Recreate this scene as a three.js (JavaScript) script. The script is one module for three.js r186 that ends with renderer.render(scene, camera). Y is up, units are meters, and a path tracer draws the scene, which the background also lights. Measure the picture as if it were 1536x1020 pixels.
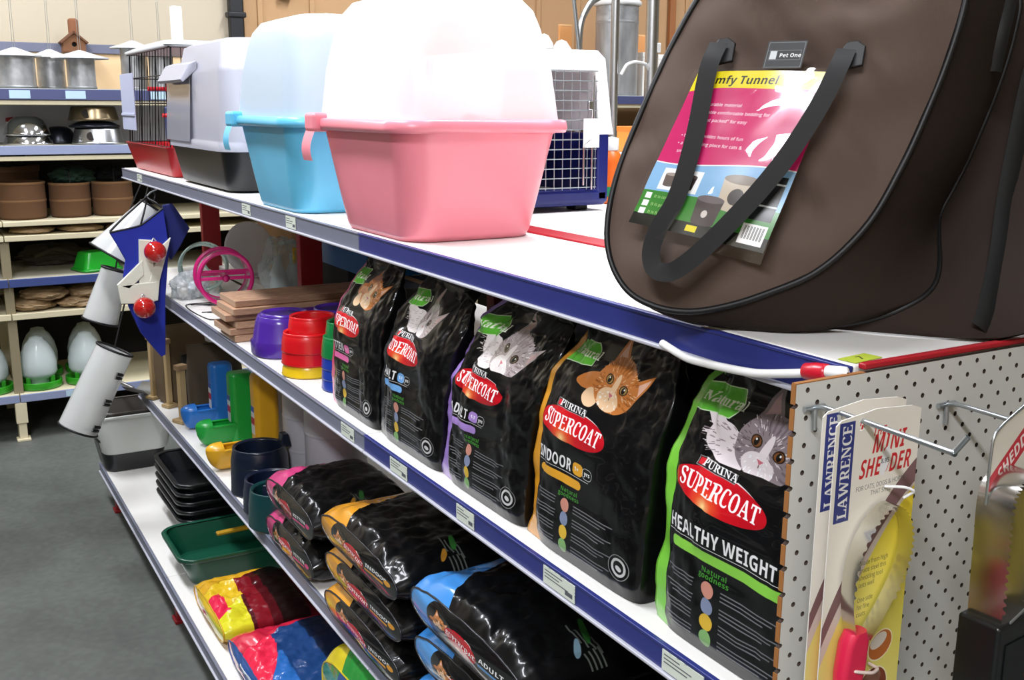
import * as THREE from 'three';
import { RoundedBoxGeometry } from 'three/addons/geometries/RoundedBoxGeometry.js';
import { mergeGeometries, mergeVertices } from 'three/addons/utils/BufferGeometryUtils.js';
import { ImprovedNoise } from 'three/addons/math/ImprovedNoise.js';
import { RectAreaLightUniformsLib } from 'three/addons/lights/RectAreaLightUniformsLib.js';

// ---------------------------------------------------------------- camera, light, exposure
const scene = new THREE.Scene();
scene.background = new THREE.Color(0x000000);
const camera = new THREE.PerspectiveCamera(36.106, 1536 / 1020, 0.05, 60);
camera.rotation.order = 'YXZ';
camera.position.set(-0.665, 1.529, 0.632);
camera.rotation.set(-0.2184, -0.5252, 0.0046);
const renderer = new THREE.WebGLRenderer({ antialias: true });
renderer.toneMapping = THREE.LinearToneMapping;
renderer.toneMappingExposure = 1.0;
renderer.shadowMap.enabled = true;
renderer.shadowMap.type = THREE.PCFSoftShadowMap;
RectAreaLightUniformsLib.init();
const ROOM = { x0: -3.4, x1: 7.2, z0: -5.3, z1: 3.6, h: 3.7 };
// ceiling lamps: [x, z, length along z, width, radiance]
const LAMPS = [
  [-0.75, -1.75, 1.5, 0.3, 50],
  [0.95, -0.95, 1.5, 0.3, 58],
  [1.6, -3.6, 1.5, 0.3, 42],
  [-0.9, -4.0, 1.2, 0.3, 55],
  [4.2, -3.4, 1.5, 0.3, 42],
  [-2.0, 1.55, 1.5, 0.3, 100],
];
const LAMP_Y = 3.3;

// ---------------------------------------------------------------- helpers
function rngOf(a) { return () => { a |= 0; a = a + 0x6D2B79F5 | 0; let t = Math.imul(a ^ a >>> 15, 1 | a); t = t + Math.imul(t ^ t >>> 7, 61 | t) ^ t; return ((t ^ t >>> 14) >>> 0) / 4294967296; }; }
const rnd = rngOf(11);
const PN = new ImprovedNoise();
const noise = (x, y, z) => PN.noise(x + 31.7, y + 17.3, z + 5.1);
const used = {};
function numbered(n) { const b = n.replace(/_\d{3}$/, ''); if (used[b] === undefined) { used[b] = 0; return b; } used[b]++; return b + '_' + String(used[b]).padStart(3, '0'); }
function tag(o, label, category, group) { o.userData.label = label; o.userData.category = category; if (group) o.userData.group = group; return o; }
function thing(name, label, category, pos = [0, 0, 0], ry = 0, group) {
  const o = new THREE.Group(); o.name = numbered(name); o.position.set(...pos); o.rotation.y = ry; scene.add(o);
  return tag(o, label, category, group);
}
function part(name, geo, mat, parent) { const m = new THREE.Mesh(Array.isArray(geo) ? merge(geo) : geo, mat); m.name = name; parent.add(m); return m; }
function struct(name, geo, mat) { const m = new THREE.Mesh(Array.isArray(geo) ? merge(geo) : geo, mat); m.name = name; m.userData.kind = 'structure'; scene.add(m); return m; }
function copyOf(src, label, pos, ry, group) { const c = src.clone(); c.name = numbered(src.name); scene.add(c); if (pos) c.position.set(...pos); if (ry !== undefined) c.rotation.y = ry; c.userData = { ...src.userData, label }; if (group) c.userData.group = group; return c; }
function merge(list) {
  const l = list.map(g => { const q = g.index ? g.toNonIndexed() : g.clone(); for (const k of Object.keys(q.attributes)) if (!['position', 'normal', 'uv'].includes(k)) q.deleteAttribute(k); return q; });
  return mergeGeometries(l, false);
}
const V3 = (x, y, z) => new THREE.Vector3(x, y, z);
function box(w, h, d, x = 0, y = 0, z = 0, r = 0.002, ry = 0) {
  const g = r > 0 ? new RoundedBoxGeometry(w, h, d, 2, Math.min(r, w / 2.01, h / 2.01, d / 2.01)) : new THREE.BoxGeometry(w, h, d);
  if (ry) g.rotateY(ry); g.translate(x, y, z); return g;
}
function tube(pts, r, seg = 0, rs = 8, closed = false) {
  const c = new THREE.CatmullRomCurve3(pts.map(p => Array.isArray(p) ? V3(...p) : p), closed, 'catmullrom', 0.3);
  return new THREE.TubeGeometry(c, seg || Math.max(8, pts.length * 6), r, rs, closed);
}
function rod(a, b, r, rs = 8) { const A = V3(...a), B = V3(...b), d = B.clone().sub(A), g = new THREE.CylinderGeometry(r, r, d.length(), rs); g.applyQuaternion(new THREE.Quaternion().setFromUnitVectors(V3(0, 1, 0), d.normalize())); g.translate((A.x + B.x) / 2, (A.y + B.y) / 2, (A.z + B.z) / 2); return g; }
function lathe(prof, seg = 40, x = 0, y = 0, z = 0) { const g = new THREE.LatheGeometry(prof.map(p => new THREE.Vector2(p[0], p[1])), seg); g.translate(x, y, z); return g; }
// surface through rings of equal length (closed rings)
function loft(rings, { cap0 = false, cap1 = false, closed = true } = {}) {
  const n = rings[0].length, pos = [], uv = [], idx = [], m = closed ? n + 1 : n;
  rings.forEach((r, j) => { for (let i = 0; i < m; i++) { const p = r[i % n]; pos.push(p.x, p.y, p.z); uv.push(i / (m - 1), j / (rings.length - 1)); } });
  for (let j = 0; j < rings.length - 1; j++) for (let i = 0; i < m - 1; i++) { const a = j * m + i, b = a + 1, c = a + m, d = c + 1; idx.push(a, b, d, a, d, c); }
  for (const [on, j] of [[cap0, 0], [cap1, rings.length - 1]]) if (on) {
    const c = V3(0, 0, 0); rings[j].forEach(p => c.add(p)); c.divideScalar(n); const b = pos.length / 3; pos.push(c.x, c.y, c.z); uv.push(.5, .5);
    rings[j].forEach((p, i) => { pos.push(p.x, p.y, p.z); uv.push(i / n, j ? 1 : 0); });
    for (let i = 0; i < n; i++) idx.push(b, b + 1 + i, b + 1 + (i + 1) % n);
  }
  const g = new THREE.BufferGeometry(); g.setAttribute('position', new THREE.Float32BufferAttribute(pos, 3)); g.setAttribute('uv', new THREE.Float32BufferAttribute(uv, 2)); g.setIndex(idx); g.computeVertexNormals();
  if (closed) { const N = g.attributes.normal; rings.forEach((r, j) => { const a = j * m, b = j * m + n; const v = V3(N.getX(a) + N.getX(b), N.getY(a) + N.getY(b), N.getZ(a) + N.getZ(b)).normalize(); N.setXYZ(a, v.x, v.y, v.z); N.setXYZ(b, v.x, v.y, v.z); }); }
  return g;
}
function rr(w, d, r, y, cx = 0, cz = 0, n = 7) { // rounded rectangle ring in the xz plane
  const out = []; r = Math.min(r, w / 2 - 1e-4, d / 2 - 1e-4);
  for (const [sx, sz, a0] of [[1, 1, 0], [-1, 1, 1], [-1, -1, 2], [1, -1, 3]]) for (let i = 0; i <= n; i++) { const a = (a0 + i / n) * Math.PI / 2; out.push(V3(cx + sx * (w / 2 - r) + r * Math.cos(a), y, cz + sz * (d / 2 - r) + r * Math.sin(a))); }
  return out;
}
function sheet(fn, nu, nv, uvf) { // grid surface, fn(u,v) -> Vector3
  const pos = [], uv = [], idx = [];
  for (let j = 0; j <= nv; j++) for (let i = 0; i <= nu; i++) { const u = i / nu, v = j / nv, p = fn(u, v); pos.push(p.x, p.y, p.z); const q = uvf ? uvf(u, v, p) : [u, v]; uv.push(q[0], q[1]); }
  for (let j = 0; j < nv; j++) for (let i = 0; i < nu; i++) { const a = j * (nu + 1) + i, b = a + 1, c = a + nu + 1, d = c + 1; idx.push(a, b, d, a, d, c); }
  const g = new THREE.BufferGeometry(); g.setAttribute('position', new THREE.Float32BufferAttribute(pos, 3)); g.setAttribute('uv', new THREE.Float32BufferAttribute(uv, 2)); g.setIndex(idx); g.computeVertexNormals(); return g;
}
function extr(pts, depth, bevel = 0, holes = []) {
  const s = new THREE.Shape(pts.map(p => new THREE.Vector2(p[0], p[1])));
  for (const h of holes) s.holes.push(new THREE.Path(h.map(p => new THREE.Vector2(p[0], p[1]))));
  return new THREE.ExtrudeGeometry(s, { depth, bevelEnabled: bevel > 0, bevelThickness: bevel, bevelSize: bevel, bevelSegments: 2, curveSegments: 8 });
}
const rectPts = (x0, y0, x1, y1) => [[x0, y0], [x1, y0], [x1, y1], [x0, y1]];
// materials ------------------------------------------------------
const mat = (c, rough = .5, o = {}) => new THREE.MeshStandardMaterial({ color: c, roughness: rough, ...o });
const phys = (c, rough = .4, o = {}) => new THREE.MeshPhysicalMaterial({ color: c, roughness: rough, ...o });
const ds = { side: THREE.DoubleSide };
function noiseTex(size, fn, srgb = true) {
  const d = new Uint8Array(size * size * 4);
  for (let y = 0; y < size; y++) for (let x = 0; x < size; x++) { const c = fn(x / size, y / size); const i = (y * size + x) * 4; d[i] = c[0]; d[i + 1] = c[1]; d[i + 2] = c[2]; d[i + 3] = 255; }
  const t = new THREE.DataTexture(d, size, size); t.wrapS = t.wrapT = THREE.RepeatWrapping; t.magFilter = THREE.LinearFilter; t.minFilter = THREE.LinearMipmapLinearFilter; t.generateMipmaps = true; if (srgb) t.colorSpace = THREE.SRGBColorSpace; t.needsUpdate = true; return t;
}
function canvasTex(w, h, draw) {
  const c = document.createElement('canvas'); c.width = w; c.height = h; const g = c.getContext('2d'); draw(g, w, h);
  const t = new THREE.CanvasTexture(c); t.colorSpace = THREE.SRGBColorSpace; t.anisotropy = 4; return t;
}
const hexA = (h) => '#' + new THREE.Color(h).getHexString();
// tileable value noise
const vr = rngOf(5), VN = Array.from({ length: 4096 }, () => vr());
function tn(u, v, f) { u *= f; v *= f; const x0 = Math.floor(u), y0 = Math.floor(v), fx = u - x0, fy = v - y0, s = t => t * t * (3 - 2 * t), g = (x, y) => VN[(((x % f + f) % f) * 61 + ((y % f + f) % f) * 137) & 4095]; const a = g(x0, y0) + (g(x0 + 1, y0) - g(x0, y0)) * s(fx), b = g(x0, y0 + 1) + (g(x0 + 1, y0 + 1) - g(x0, y0 + 1)) * s(fx); return a + (b - a) * s(fy); }
const fbm = (u, v, f) => (tn(u, v, f) * .5 + tn(u, v, f * 2) * .27 + tn(u, v, f * 4) * .15 + tn(u, v, f * 8) * .08);
const concreteT = noiseTex(512, (u, v) => { const n = fbm(u, v, 6), m = tn(u, v, 96); const k = 120 + (n - .5) * 40 + (m - .5) * 14; return [k * .97, k, k * .97]; }); concreteT.repeat.set(.7, .7);
const woodT = noiseTex(256, (u, v) => { const n = tn(u * .9, v, 40) * .6 + tn(u, v, 8) * .4; const k = .75 + n * .4; return [176 * k, 138 * k, 110 * k]; });
const wovenT = noiseTex(256, (u, v) => { const a = Math.sin(u * Math.PI * 128) * Math.sin(v * Math.PI * 128); const k = 128 + a * 60 + (tn(u, v, 64) - .5) * 40; return [k, k, k]; }, false); wovenT.repeat.set(6, 6);
const galvT = noiseTex(256, (u, v) => { const n = fbm(u, v, 16); const k = 168 + (n - .5) * 70; return [k, k * 1.01, k * 1.02]; });
const M = {
  shelfWhite: mat(0xe9e7e2, .45), railBlue: mat(0x2a3278, .35), railGrey: mat(0x75798a, .4), lip: mat(0xb9bac4, .35), red: mat(0xa81824, .4), redDark: mat(0x8a1019, .45),
  ticket: mat(0xd3dcd0, .6), cream: mat(0xd9cfae, .55), steel: mat(0xc9ccd0, .28, { metalness: 1 }), chrome: mat(0xd4d6da, .12, { metalness: 1 }), galv: mat(0xffffff, .4, { metalness: .6, map: galvT }),
  black: mat(0x0d0d0f, .5), blackGloss: mat(0x0b0b0d, .25), white: mat(0xeeeeee, .45), whiteGloss: mat(0xf2f2f0, .25), wire: mat(0x1c1c20, .4, { metalness: .5 }), zinc: mat(0xb5bcc0, .3, { metalness: .9 }),
  filmBlack: phys(0x0a0a0b, .22, { clearcoat: .6, clearcoatRoughness: .12 }), card: mat(0xb08a5c, .85), wood: mat(0xffffff, .7, { map: woodT }),
  clear: phys(0xffffff, .05, { transmission: 1, thickness: 0, ior: 1.3 }),
};

// ---------------------------------------------------------------- room
{
  const { x0, x1, z0, z1, h } = ROOM, cx = (x0 + x1) / 2, cz = (z0 + z1) / 2, w = x1 - x0, d = z1 - z0;
  const fl = box(w + .4, .2, d + .4, cx, -.1, cz, 0); { const p = fl.attributes.position, u = fl.attributes.uv; for (let i = 0; i < p.count; i++) u.setXY(i, p.getX(i), p.getZ(i)); }
  struct('floor', fl, mat(0xc2c4c0, .6, { map: concreteT }));
  const wallM = mat(0xc9bea8, .9), tanM = mat(0xb9946c, .85), ceilM = mat(0xe0ddd4, .9);
  struct('ceiling', box(w + .4, .2, d + .4, cx, h + .1, cz, 0), ceilM);
  struct('wall_back', box(w + .4, h + .02, .2, cx, h / 2, z0 - .1, 0), wallM);
  struct('wall_front', box(w + .4, h + .02, .2, cx, h / 2, z1 + .1, 0), wallM);
  struct('wall_left', box(.2, h + .02, d + .4, x0 - .1, h / 2, cz, 0), wallM);
  struct('wall_right', box(.2, h + .02, d + .4, x1 + .1, h / 2, cz, 0), wallM);
  struct('trim_1', [box(.075, 2.2, .06, 1.0, 2.6, z0 + .035, .01), box(.1, .03, .07, 1.0, 2.02, z0 + .04, .008), box(.14, .06, .07, 1.0, 1.86, z0 + .04, .01)], mat(0x17181c, .5)).userData.label = 'dark downpipe on the back wall';
  struct('trim_2', box(.05, 1.4, .03, 4.0, 2.55, z0 + .04, .004), mat(0x9a6238, .7)).userData.label = 'brown batten on the back wall';
  struct('wall_cladding', box(6.1, h - .02, .03, 4.1, h / 2, z0 + .005, .002), tanM).userData.label = 'tan ribbed cladding on the right half of the back wall';
  for (let i = 0; i < 14; i++) struct('trim_' + (i + 3), box(.03, h - .04, .014, 1.14 + i * .3, h / 2, z0 + .026, .004), tanM);
  const so = thing('wall_socket', 'small grey box fixed high on the cream back wall', 'socket', [1.28, 2.16, z0 + .02]);
  part('box', box(.07, .09, .05, 0, 0, .025, .006), mat(0x8b7f74, .6), so); part('cover', box(.05, .06, .012, 0, 0, .055, .004), mat(0x75695f, .6), so);
}
LAMPS.forEach(([x, z, l, w, L], i) => {
  const where = ['above the near aisle', 'above the pink litter tray', 'above the far right aisle', 'above the far left shelves', 'by the right-hand end of the back wall', 'behind the camera'][i];
  const t = thing('ceiling_lamp', 'long white fluorescent ceiling lamp hanging ' + where, 'lamp', [x, LAMP_Y, z]);
  part('housing', box(w + .06, .06, l + .06, 0, .04, 0, .008), M.white, t);
  part('diffuser', box(w, .012, l, 0, .004, 0, .003), new THREE.MeshStandardMaterial({ color: 0xffffff, emissive: 0xffffff, emissiveIntensity: 4 }), t);
  for (const k of [-.35, .35]) part('cord', rod([0, .07, l * k], [0, ROOM.h - LAMP_Y, l * k], .004), M.black, t);
  const a = new THREE.RectAreaLight(0xf4f7ff, L, w, l); a.position.set(x, LAMP_Y - .012, z); a.rotation.set(-Math.PI / 2, 0, 0); scene.add(a);
});

// ---------------------------------------------------------------- gondola shelving
const Z_END = -3.6, SX = .07, TOP = 1.301, S2 = .906, S3 = .435, BASE = .15, BX = -.1, SPX = .345, REAR = .92;
const BAYS = [[-.011, -1.2], [-1.2, -2.4], [-2.4, -3.6]];
{
  const t = thing('gondola_shelving', 'long double-sided shop shelving unit with white shelves, blue price rails and red posts', 'shelving');
  const shelf = (name, xa, xb, y, za, zb, th = .028) => part(name, box(xb - xa, th, za - zb - .003, (xa + xb) / 2, y - th / 2, (za + zb) / 2, .003), M.shelfWhite, t);
  function rail(x, y, za, zb, m, tickets) {
    const g = part('price_rail', [box(.006, .032, za - zb - .002, x - .004, y - .018, (za + zb) / 2, .0015), box(.008, .004, za - zb - .002, x - .0045, y - .0025, (za + zb) / 2, .0015)], m, t);
    const lp = part('rail_lip', box(.012, .005, za - zb - .002, x - .006, y - .036, (za + zb) / 2, .002), M.lip, g);
    for (const [a, b] of tickets) part('price_ticket', box(.0012, .026, Math.abs(a - b), x - .0082, y - .0185, (a + b) / 2, 0), ticketM(), g);
    return g;
  }
  let tk = 0; const ticketMats = [0, 1].map(k => mat(0xffffff, .6, { map: canvasTex(128, 48, (g, w, h) => { g.fillStyle = '#d5dccf'; g.fillRect(0, 0, w, h); g.fillStyle = '#555a60'; for (let i = 0; i < 3; i++) g.fillRect(6, 8 + i * 9, 50 + ((i * 37 + k * 23) % 50), 3); g.fillRect(90, 28, 30, 12); }) }));
  function ticketM() { return ticketMats[tk++ % 2]; }
  BAYS.forEach(([a, b], i) => {
    shelf('shelf_board', SX, SPX, TOP, a, b); shelf('shelf_board', SPX + .055, REAR, TOP, a, b);
    shelf('shelf_board', SX, SPX, S2, a, b); shelf('shelf_board', SPX + .055, REAR, S2, a, b);
    shelf('shelf_board', SX, SPX, S3, a, b); shelf('shelf_board', SPX + .055, REAR, S3, a, b);
    shelf('base_board', BX, SPX, BASE, a, b); shelf('base_board', SPX + .055, REAR, BASE, a, b);
    rail(SX, TOP, a, b, i ? M.railGrey : M.railBlue, i === 1 ? [[-1.625, -1.56], [-1.97, -1.9]] : i === 2 ? [[-3.3, -3.22]] : []);
    rail(SX, S2, a, b, i ? M.railGrey : M.railBlue, i === 0 ? [[-.26, -.185], [-.53, -.45], [-.8, -.74], [-1.07, -.995]] : i === 1 ? [[-1.32, -1.25]] : []);
    rail(SX, S3, a, b, M.railGrey, []); rail(BX, BASE, a, b, M.railGrey, []);
    part('kick_board', box(.02, .09, a - b - .01, BX + .09, .06, (a + b) / 2, .002), mat(0x16110f, .7), t);
  });
  // red spine, posts, feet
  part('spine_rail', box(.055, .03, -Z_END - .014, SPX + .0275, TOP - .012, Z_END / 2 - .007, .003), M.red, t);
  for (const z of [-.032, -1.2, -2.4, -3.58]) part('post', box(.07, TOP - .03, .035, SPX + .035, (TOP - .03) / 2, z, .003), M.redDark, t);
  for (const z of [-.15, -1.2, -2.4, -3.42]) { part('foot', [box(.04, BASE - .03, .035, BX + .035, (BASE - .03) / 2, z, .004), box(.055, .012, .05, BX + .035, .006, z, .003)], M.redDark, t); }
  part('end_cap', box(.85, .006, .009, .497, TOP + .0005, -.0058, .002), M.red, t);
  for (const z of [-1.2, -2.4]) for (const y of [TOP, S2, S3]) part('bracket', extr([[0, 0], [.24, 0], [.24, -.05], [.22, -.05], [.02, -.014], [0, -.012]], .004).translate(SX + .033, y - .03, z - .002), M.redDark, t);
}
// pegboard end panel, real holes
{
  const P = .0254, x0 = -.0138, y1 = 1.2965, y0 = .0, xr = .93, hr = .0026;
  const ox = 0, oy = 1.29; // first hole of the top row
  const p = [[xr, y0], [xr, y1], [x0, y1]];
  for (let k = 0; oy - (k + .5) * P > y0 + .02; k++) { const yc = oy - (k + .5) * P; p.push([x0, yc + hr], [x0 + .0025, yc + hr * .6], [x0 + .0035, yc], [x0 + .0025, yc - hr * .6], [x0, yc - hr]); }
  p.push([x0, y0]);
  const holes = [];
  for (let j = 0; oy - j * P / 2 > .55; j++) for (let i = 0; i < 17; i++) {
    const x = ox + i * P + (j % 2) * P / 2, y = oy - j * P / 2; if (x > .43 || y > 1.288 + .004) continue;
    const h = []; for (let a = 0; a < 8; a++) h.push([x + hr * Math.cos(-a * Math.PI / 4), y + hr * Math.sin(-a * Math.PI / 4)]); holes.push(h);
  }
  const g = extr(p, .005, 0, holes);
  const t = thing('pegboard_panel', 'white pegboard end panel with a brown edge and rows of small holes', 'pegboard');
  const ng = g.groups.length ? g : g; // face / edge groups
  const m = new THREE.Mesh(ng, [mat(0xc9c8c2, .6), mat(0x3a2a20, .8)]); m.name = 'board'; m.position.z = -.005; t.add(m);  // edge material darkened so the hole walls look shaded
  { const l = []; for (let k = 0; oy - (k + 1.5) * P > y0 + .02; k++) l.push(box(.0012, P - hr * 2 - .001, .005, x0 - .0005, oy - (k + 1) * P, -.0025, 0)); l.push(box(.0012, .018, .005, x0 - .0005, 1.2875, -.0025, 0)); l.push(box(.0855, .0012, .005, x0 + .0422, y1 + .0004, -.0025, 0)); part('raw_edge', l, mat(0x9a6430, .8), t).userData.kind = 'stuff'; }
  part('backing', box(.9, 1.2, .004, .475, .65, -.007, 0), mat(0x1a1512, .9), t);  // dark sheet added behind the board so the holes look shaded
}

// ---------------------------------------------------------------- litter trays on the top shelf
function hoodedTray(pos, color, label, hoodTint) {
  const t = thing('hooded_litter_tray', label, 'litter tray', pos);
  const pm = phys(color, .32, { clearcoat: .15, clearcoatRoughness: .3 });
  const rim = .195, bw = .262, bd = .335, rw = .325, rd = .425;
  const R = (w, d, r, y) => rr(w, d, r, y, 0, 0, 9);
  part('tray', loft([R(bw - .06, bd - .06, .04, .001), R(bw - .012, bd - .012, .055, .0015), R(bw, bd, .06, .012), R(bw + .02, bd + .026, .062, .07), R(rw - .012, rd - .014, .06, rim - .012), R(rw - .006, rd - .006, .06, rim - .008), R(rw - .012, rd - .012, .058, rim), R(rw - .02, rd - .02, .055, rim - .01), R(bw + .01, bd + .016, .055, .07), R(bw - .012, bd - .012, .05, .02), R(bw - .07, bd - .07, .035, .006)], { cap0: true, cap1: true }), pm, t);
  part('rim', loft([R(rw, rd, .055, rim - .006), R(rw + .02, rd + .02, .06, rim - .008), R(rw + .026, rd + .026, .062, rim), R(rw + .022, rd + .022, .062, rim + .012), R(rw + .006, rd + .006, .056, rim + .014), R(rw - .02, rd - .02, .05, rim + .012), R(rw - .02, rd - .02, .05, rim - .004), R(rw, rd, .055, rim - .006)]), pm, t);
  const hm = phys(hoodTint, .35, { transmission: .35, thickness: 0, ior: 1.2 });
  const H = .425;
  const hood = part('hood', loft([R(rw - .004, rd - .004, .052, rim + .013), R(rw - .02, rd - .02, .06, .3), R(rw - .045, rd - .045, .065, H - .06), R(rw - .062, rd - .06, .07, H - .03), R(rw - .095, rd - .095, .07, H - .008), R(rw - .15, rd - .15, .06, H)], { cap1: true }), hm, t);
  // handle recess on the roof and the flap on the aisle side
  part('roof_handle', tube([[0, H - .006, -.03], [0, H + .004, -.026], [0, H + .006, 0], [0, H + .004, .026], [0, H - .006, .03]], .006, 30), hm, hood);
  // clip at the far corner of the aisle side
  for (const [x, z] of [[-(rw / 2 + .008), -.165], [rw / 2 + .008, -.165]]) {
    const s = Math.sign(x);
    const c = part('clip', [box(.034, .036, .055, x, rim + .006, z, .008)], pm, t);
    part('clip_tab', sheet((u, v) => V3(x + s * (.012 + .012 * Math.sin(v * 2.4)), rim - .006 - v * .06, z + (u - .5) * .05), 4, 8), phys(color, .32, { side: THREE.DoubleSide }), c);
  }
  return t;
}
hoodedTray([.203, TOP, -1.155], 0xf890a0, 'pink litter tray with a white translucent hood on the top shelf', 0xffffff);
hoodedTray([.203, TOP, -1.725], 0x66c2e8, 'sky-blue litter tray with a whitish hood, behind the pink one', 0xd2dfe8);
{
  const t = thing('hooded_litter_tray', 'black litter tray with a white hood and smoky flap, beside the red cage', 'litter tray', [.245, TOP, -2.48]);
  const R = (w, d, r, y) => rr(w, d, r, y, 0, 0, 7), bl = phys(0x121316, .35);
  part('tray', loft([R(.26, .55, .05, .001), R(.3, .6, .06, .008), R(.34, .66, .06, .12), R(.345, .665, .06, .122), R(.33, .65, .055, .122), R(.29, .58, .05, .012)], { cap0: true, cap1: true }), bl, t);
  const hm = phys(0xb9bac6, .3, { transmission: .2, thickness: 0, ior: 1.2 });
  part('hood', loft([R(.352, .672, .06, .112), R(.352, .672, .06, .135), R(.335, .655, .06, .14), R(.325, .64, .06, .32), R(.295, .56, .06, .335), R(.27, .52, .06, .4), R(.22, .46, .06, .412)], { cap1: true }), hm, t);
  part('visor', extr([[0, 0], [.04, -.035], [.045, -.03], [.02, .012], [0, .02]], .3, .002).rotateY(Math.PI).translate(-.15, .335, -.01), hm, t);
  part('door_flap', sheet((u, v) => V3(-.168 - .012 * (1 - v), .13 + v * .19, -.31 + u * .3), 4, 6), phys(0xa9abb4, .15, { transmission: .35, thickness: 0, ior: 1.2, side: THREE.DoubleSide }), t);
}
// ---------------------------------------------------------------- red wire cage
{
  const t = thing('pet_cage', 'red-based black wire cage at the far end of the top shelf', 'cage', [.24, TOP, -3.23]);
  const R = (w, d, r, y) => rr(w, d, r, y, 0, 0, 4), W = .31, D = .72, y0 = .075, H = .415;
  part('base_tray', loft([R(.25, .62, .03, .001), R(.27, .64, .03, .004), R(W + .005, D + .01, .03, .095), R(W + .015, D + .02, .03, .1), R(W, D, .03, .1), R(W - .01, D - .01, .03, .09), R(.25, .62, .03, .012)], { cap0: true, cap1: true }), phys(0xb51220, .3), t);
  const wires = (name, list) => { const p = part(name, list, M.wire, t); p.userData.kind = 'stuff'; };
  for (const s of [-1, 1]) { const l = []; for (let i = 0; i <= 15; i++) { const z = -D / 2 + .02 + i * (D - .04) / 15; l.push(rod([s * (W / 2 - .01), y0 + .02, z], [s * (W / 2 - .03), H, z], i % 5 ? .0012 : .0024, 5)); } for (const y of [.1, .24, .33, .415]) l.push(rod([s * (W / 2 - .01 - (y - .09) * .06), y, -D / 2 + .02], [s * (W / 2 - .01 - (y - .09) * .06), y, D / 2 - .02], .0022, 5)); wires('side_wires', l); }
  for (const s of [-1, 1]) { const l = []; for (let i = 0; i <= 8; i++) { const x = -W / 2 + .02 + i * (W - .04) / 8; l.push(rod([x, y0 + .02, s * (D / 2 - .015)], [x * .92, H, s * (D / 2 - .02)], i % 4 ? .0014 : .0026, 5)); } for (const y of [.1, .24, .33, .415]) l.push(rod([-W / 2 + .02, y, s * (D / 2 - .016)], [W / 2 - .02, y, s * (D / 2 - .016)], .002, 5)); wires('end_wires', l); }
  part('roof', loft([R(W - .03, D - .02, .03, H), R(W - .02, D, .03, H + .008), R(W - .1, D - .3, .05, H + .03)], { cap0: true, cap1: true }), mat(0xbfc3c6, .35), t);
  part('side_panel', [box(.004, .2, .24, -W / 2 - .006, .245, -.235, .001), box(.006, .01, .24, -W / 2 - .009, .2, -.235, .002)], mat(0xb9c0dc, .5), t);
  for (const [x, y, z, c] of [[.02, .18, .1, 0xe9e6e2], [-.03, .17, -.05, 0x3b4f86]]) part('feeder_cup', box(.07, .12, .1, x, y, z, .01), mat(c, .4), t);
  for (const [y, z] of [[.29, -.05], [.2, .16]]) part('perch', [rod([-W / 2 + .03, y, z], [W / 2 - .03, y, z], .007), box(.05, .03, .08, -.03, y + .01, z, .008)], mat(0xd42632, .4), t);
  part('top_post', box(.035, .13, .03, -.06, H + .075, .16, .006), M.white, t);
}
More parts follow.
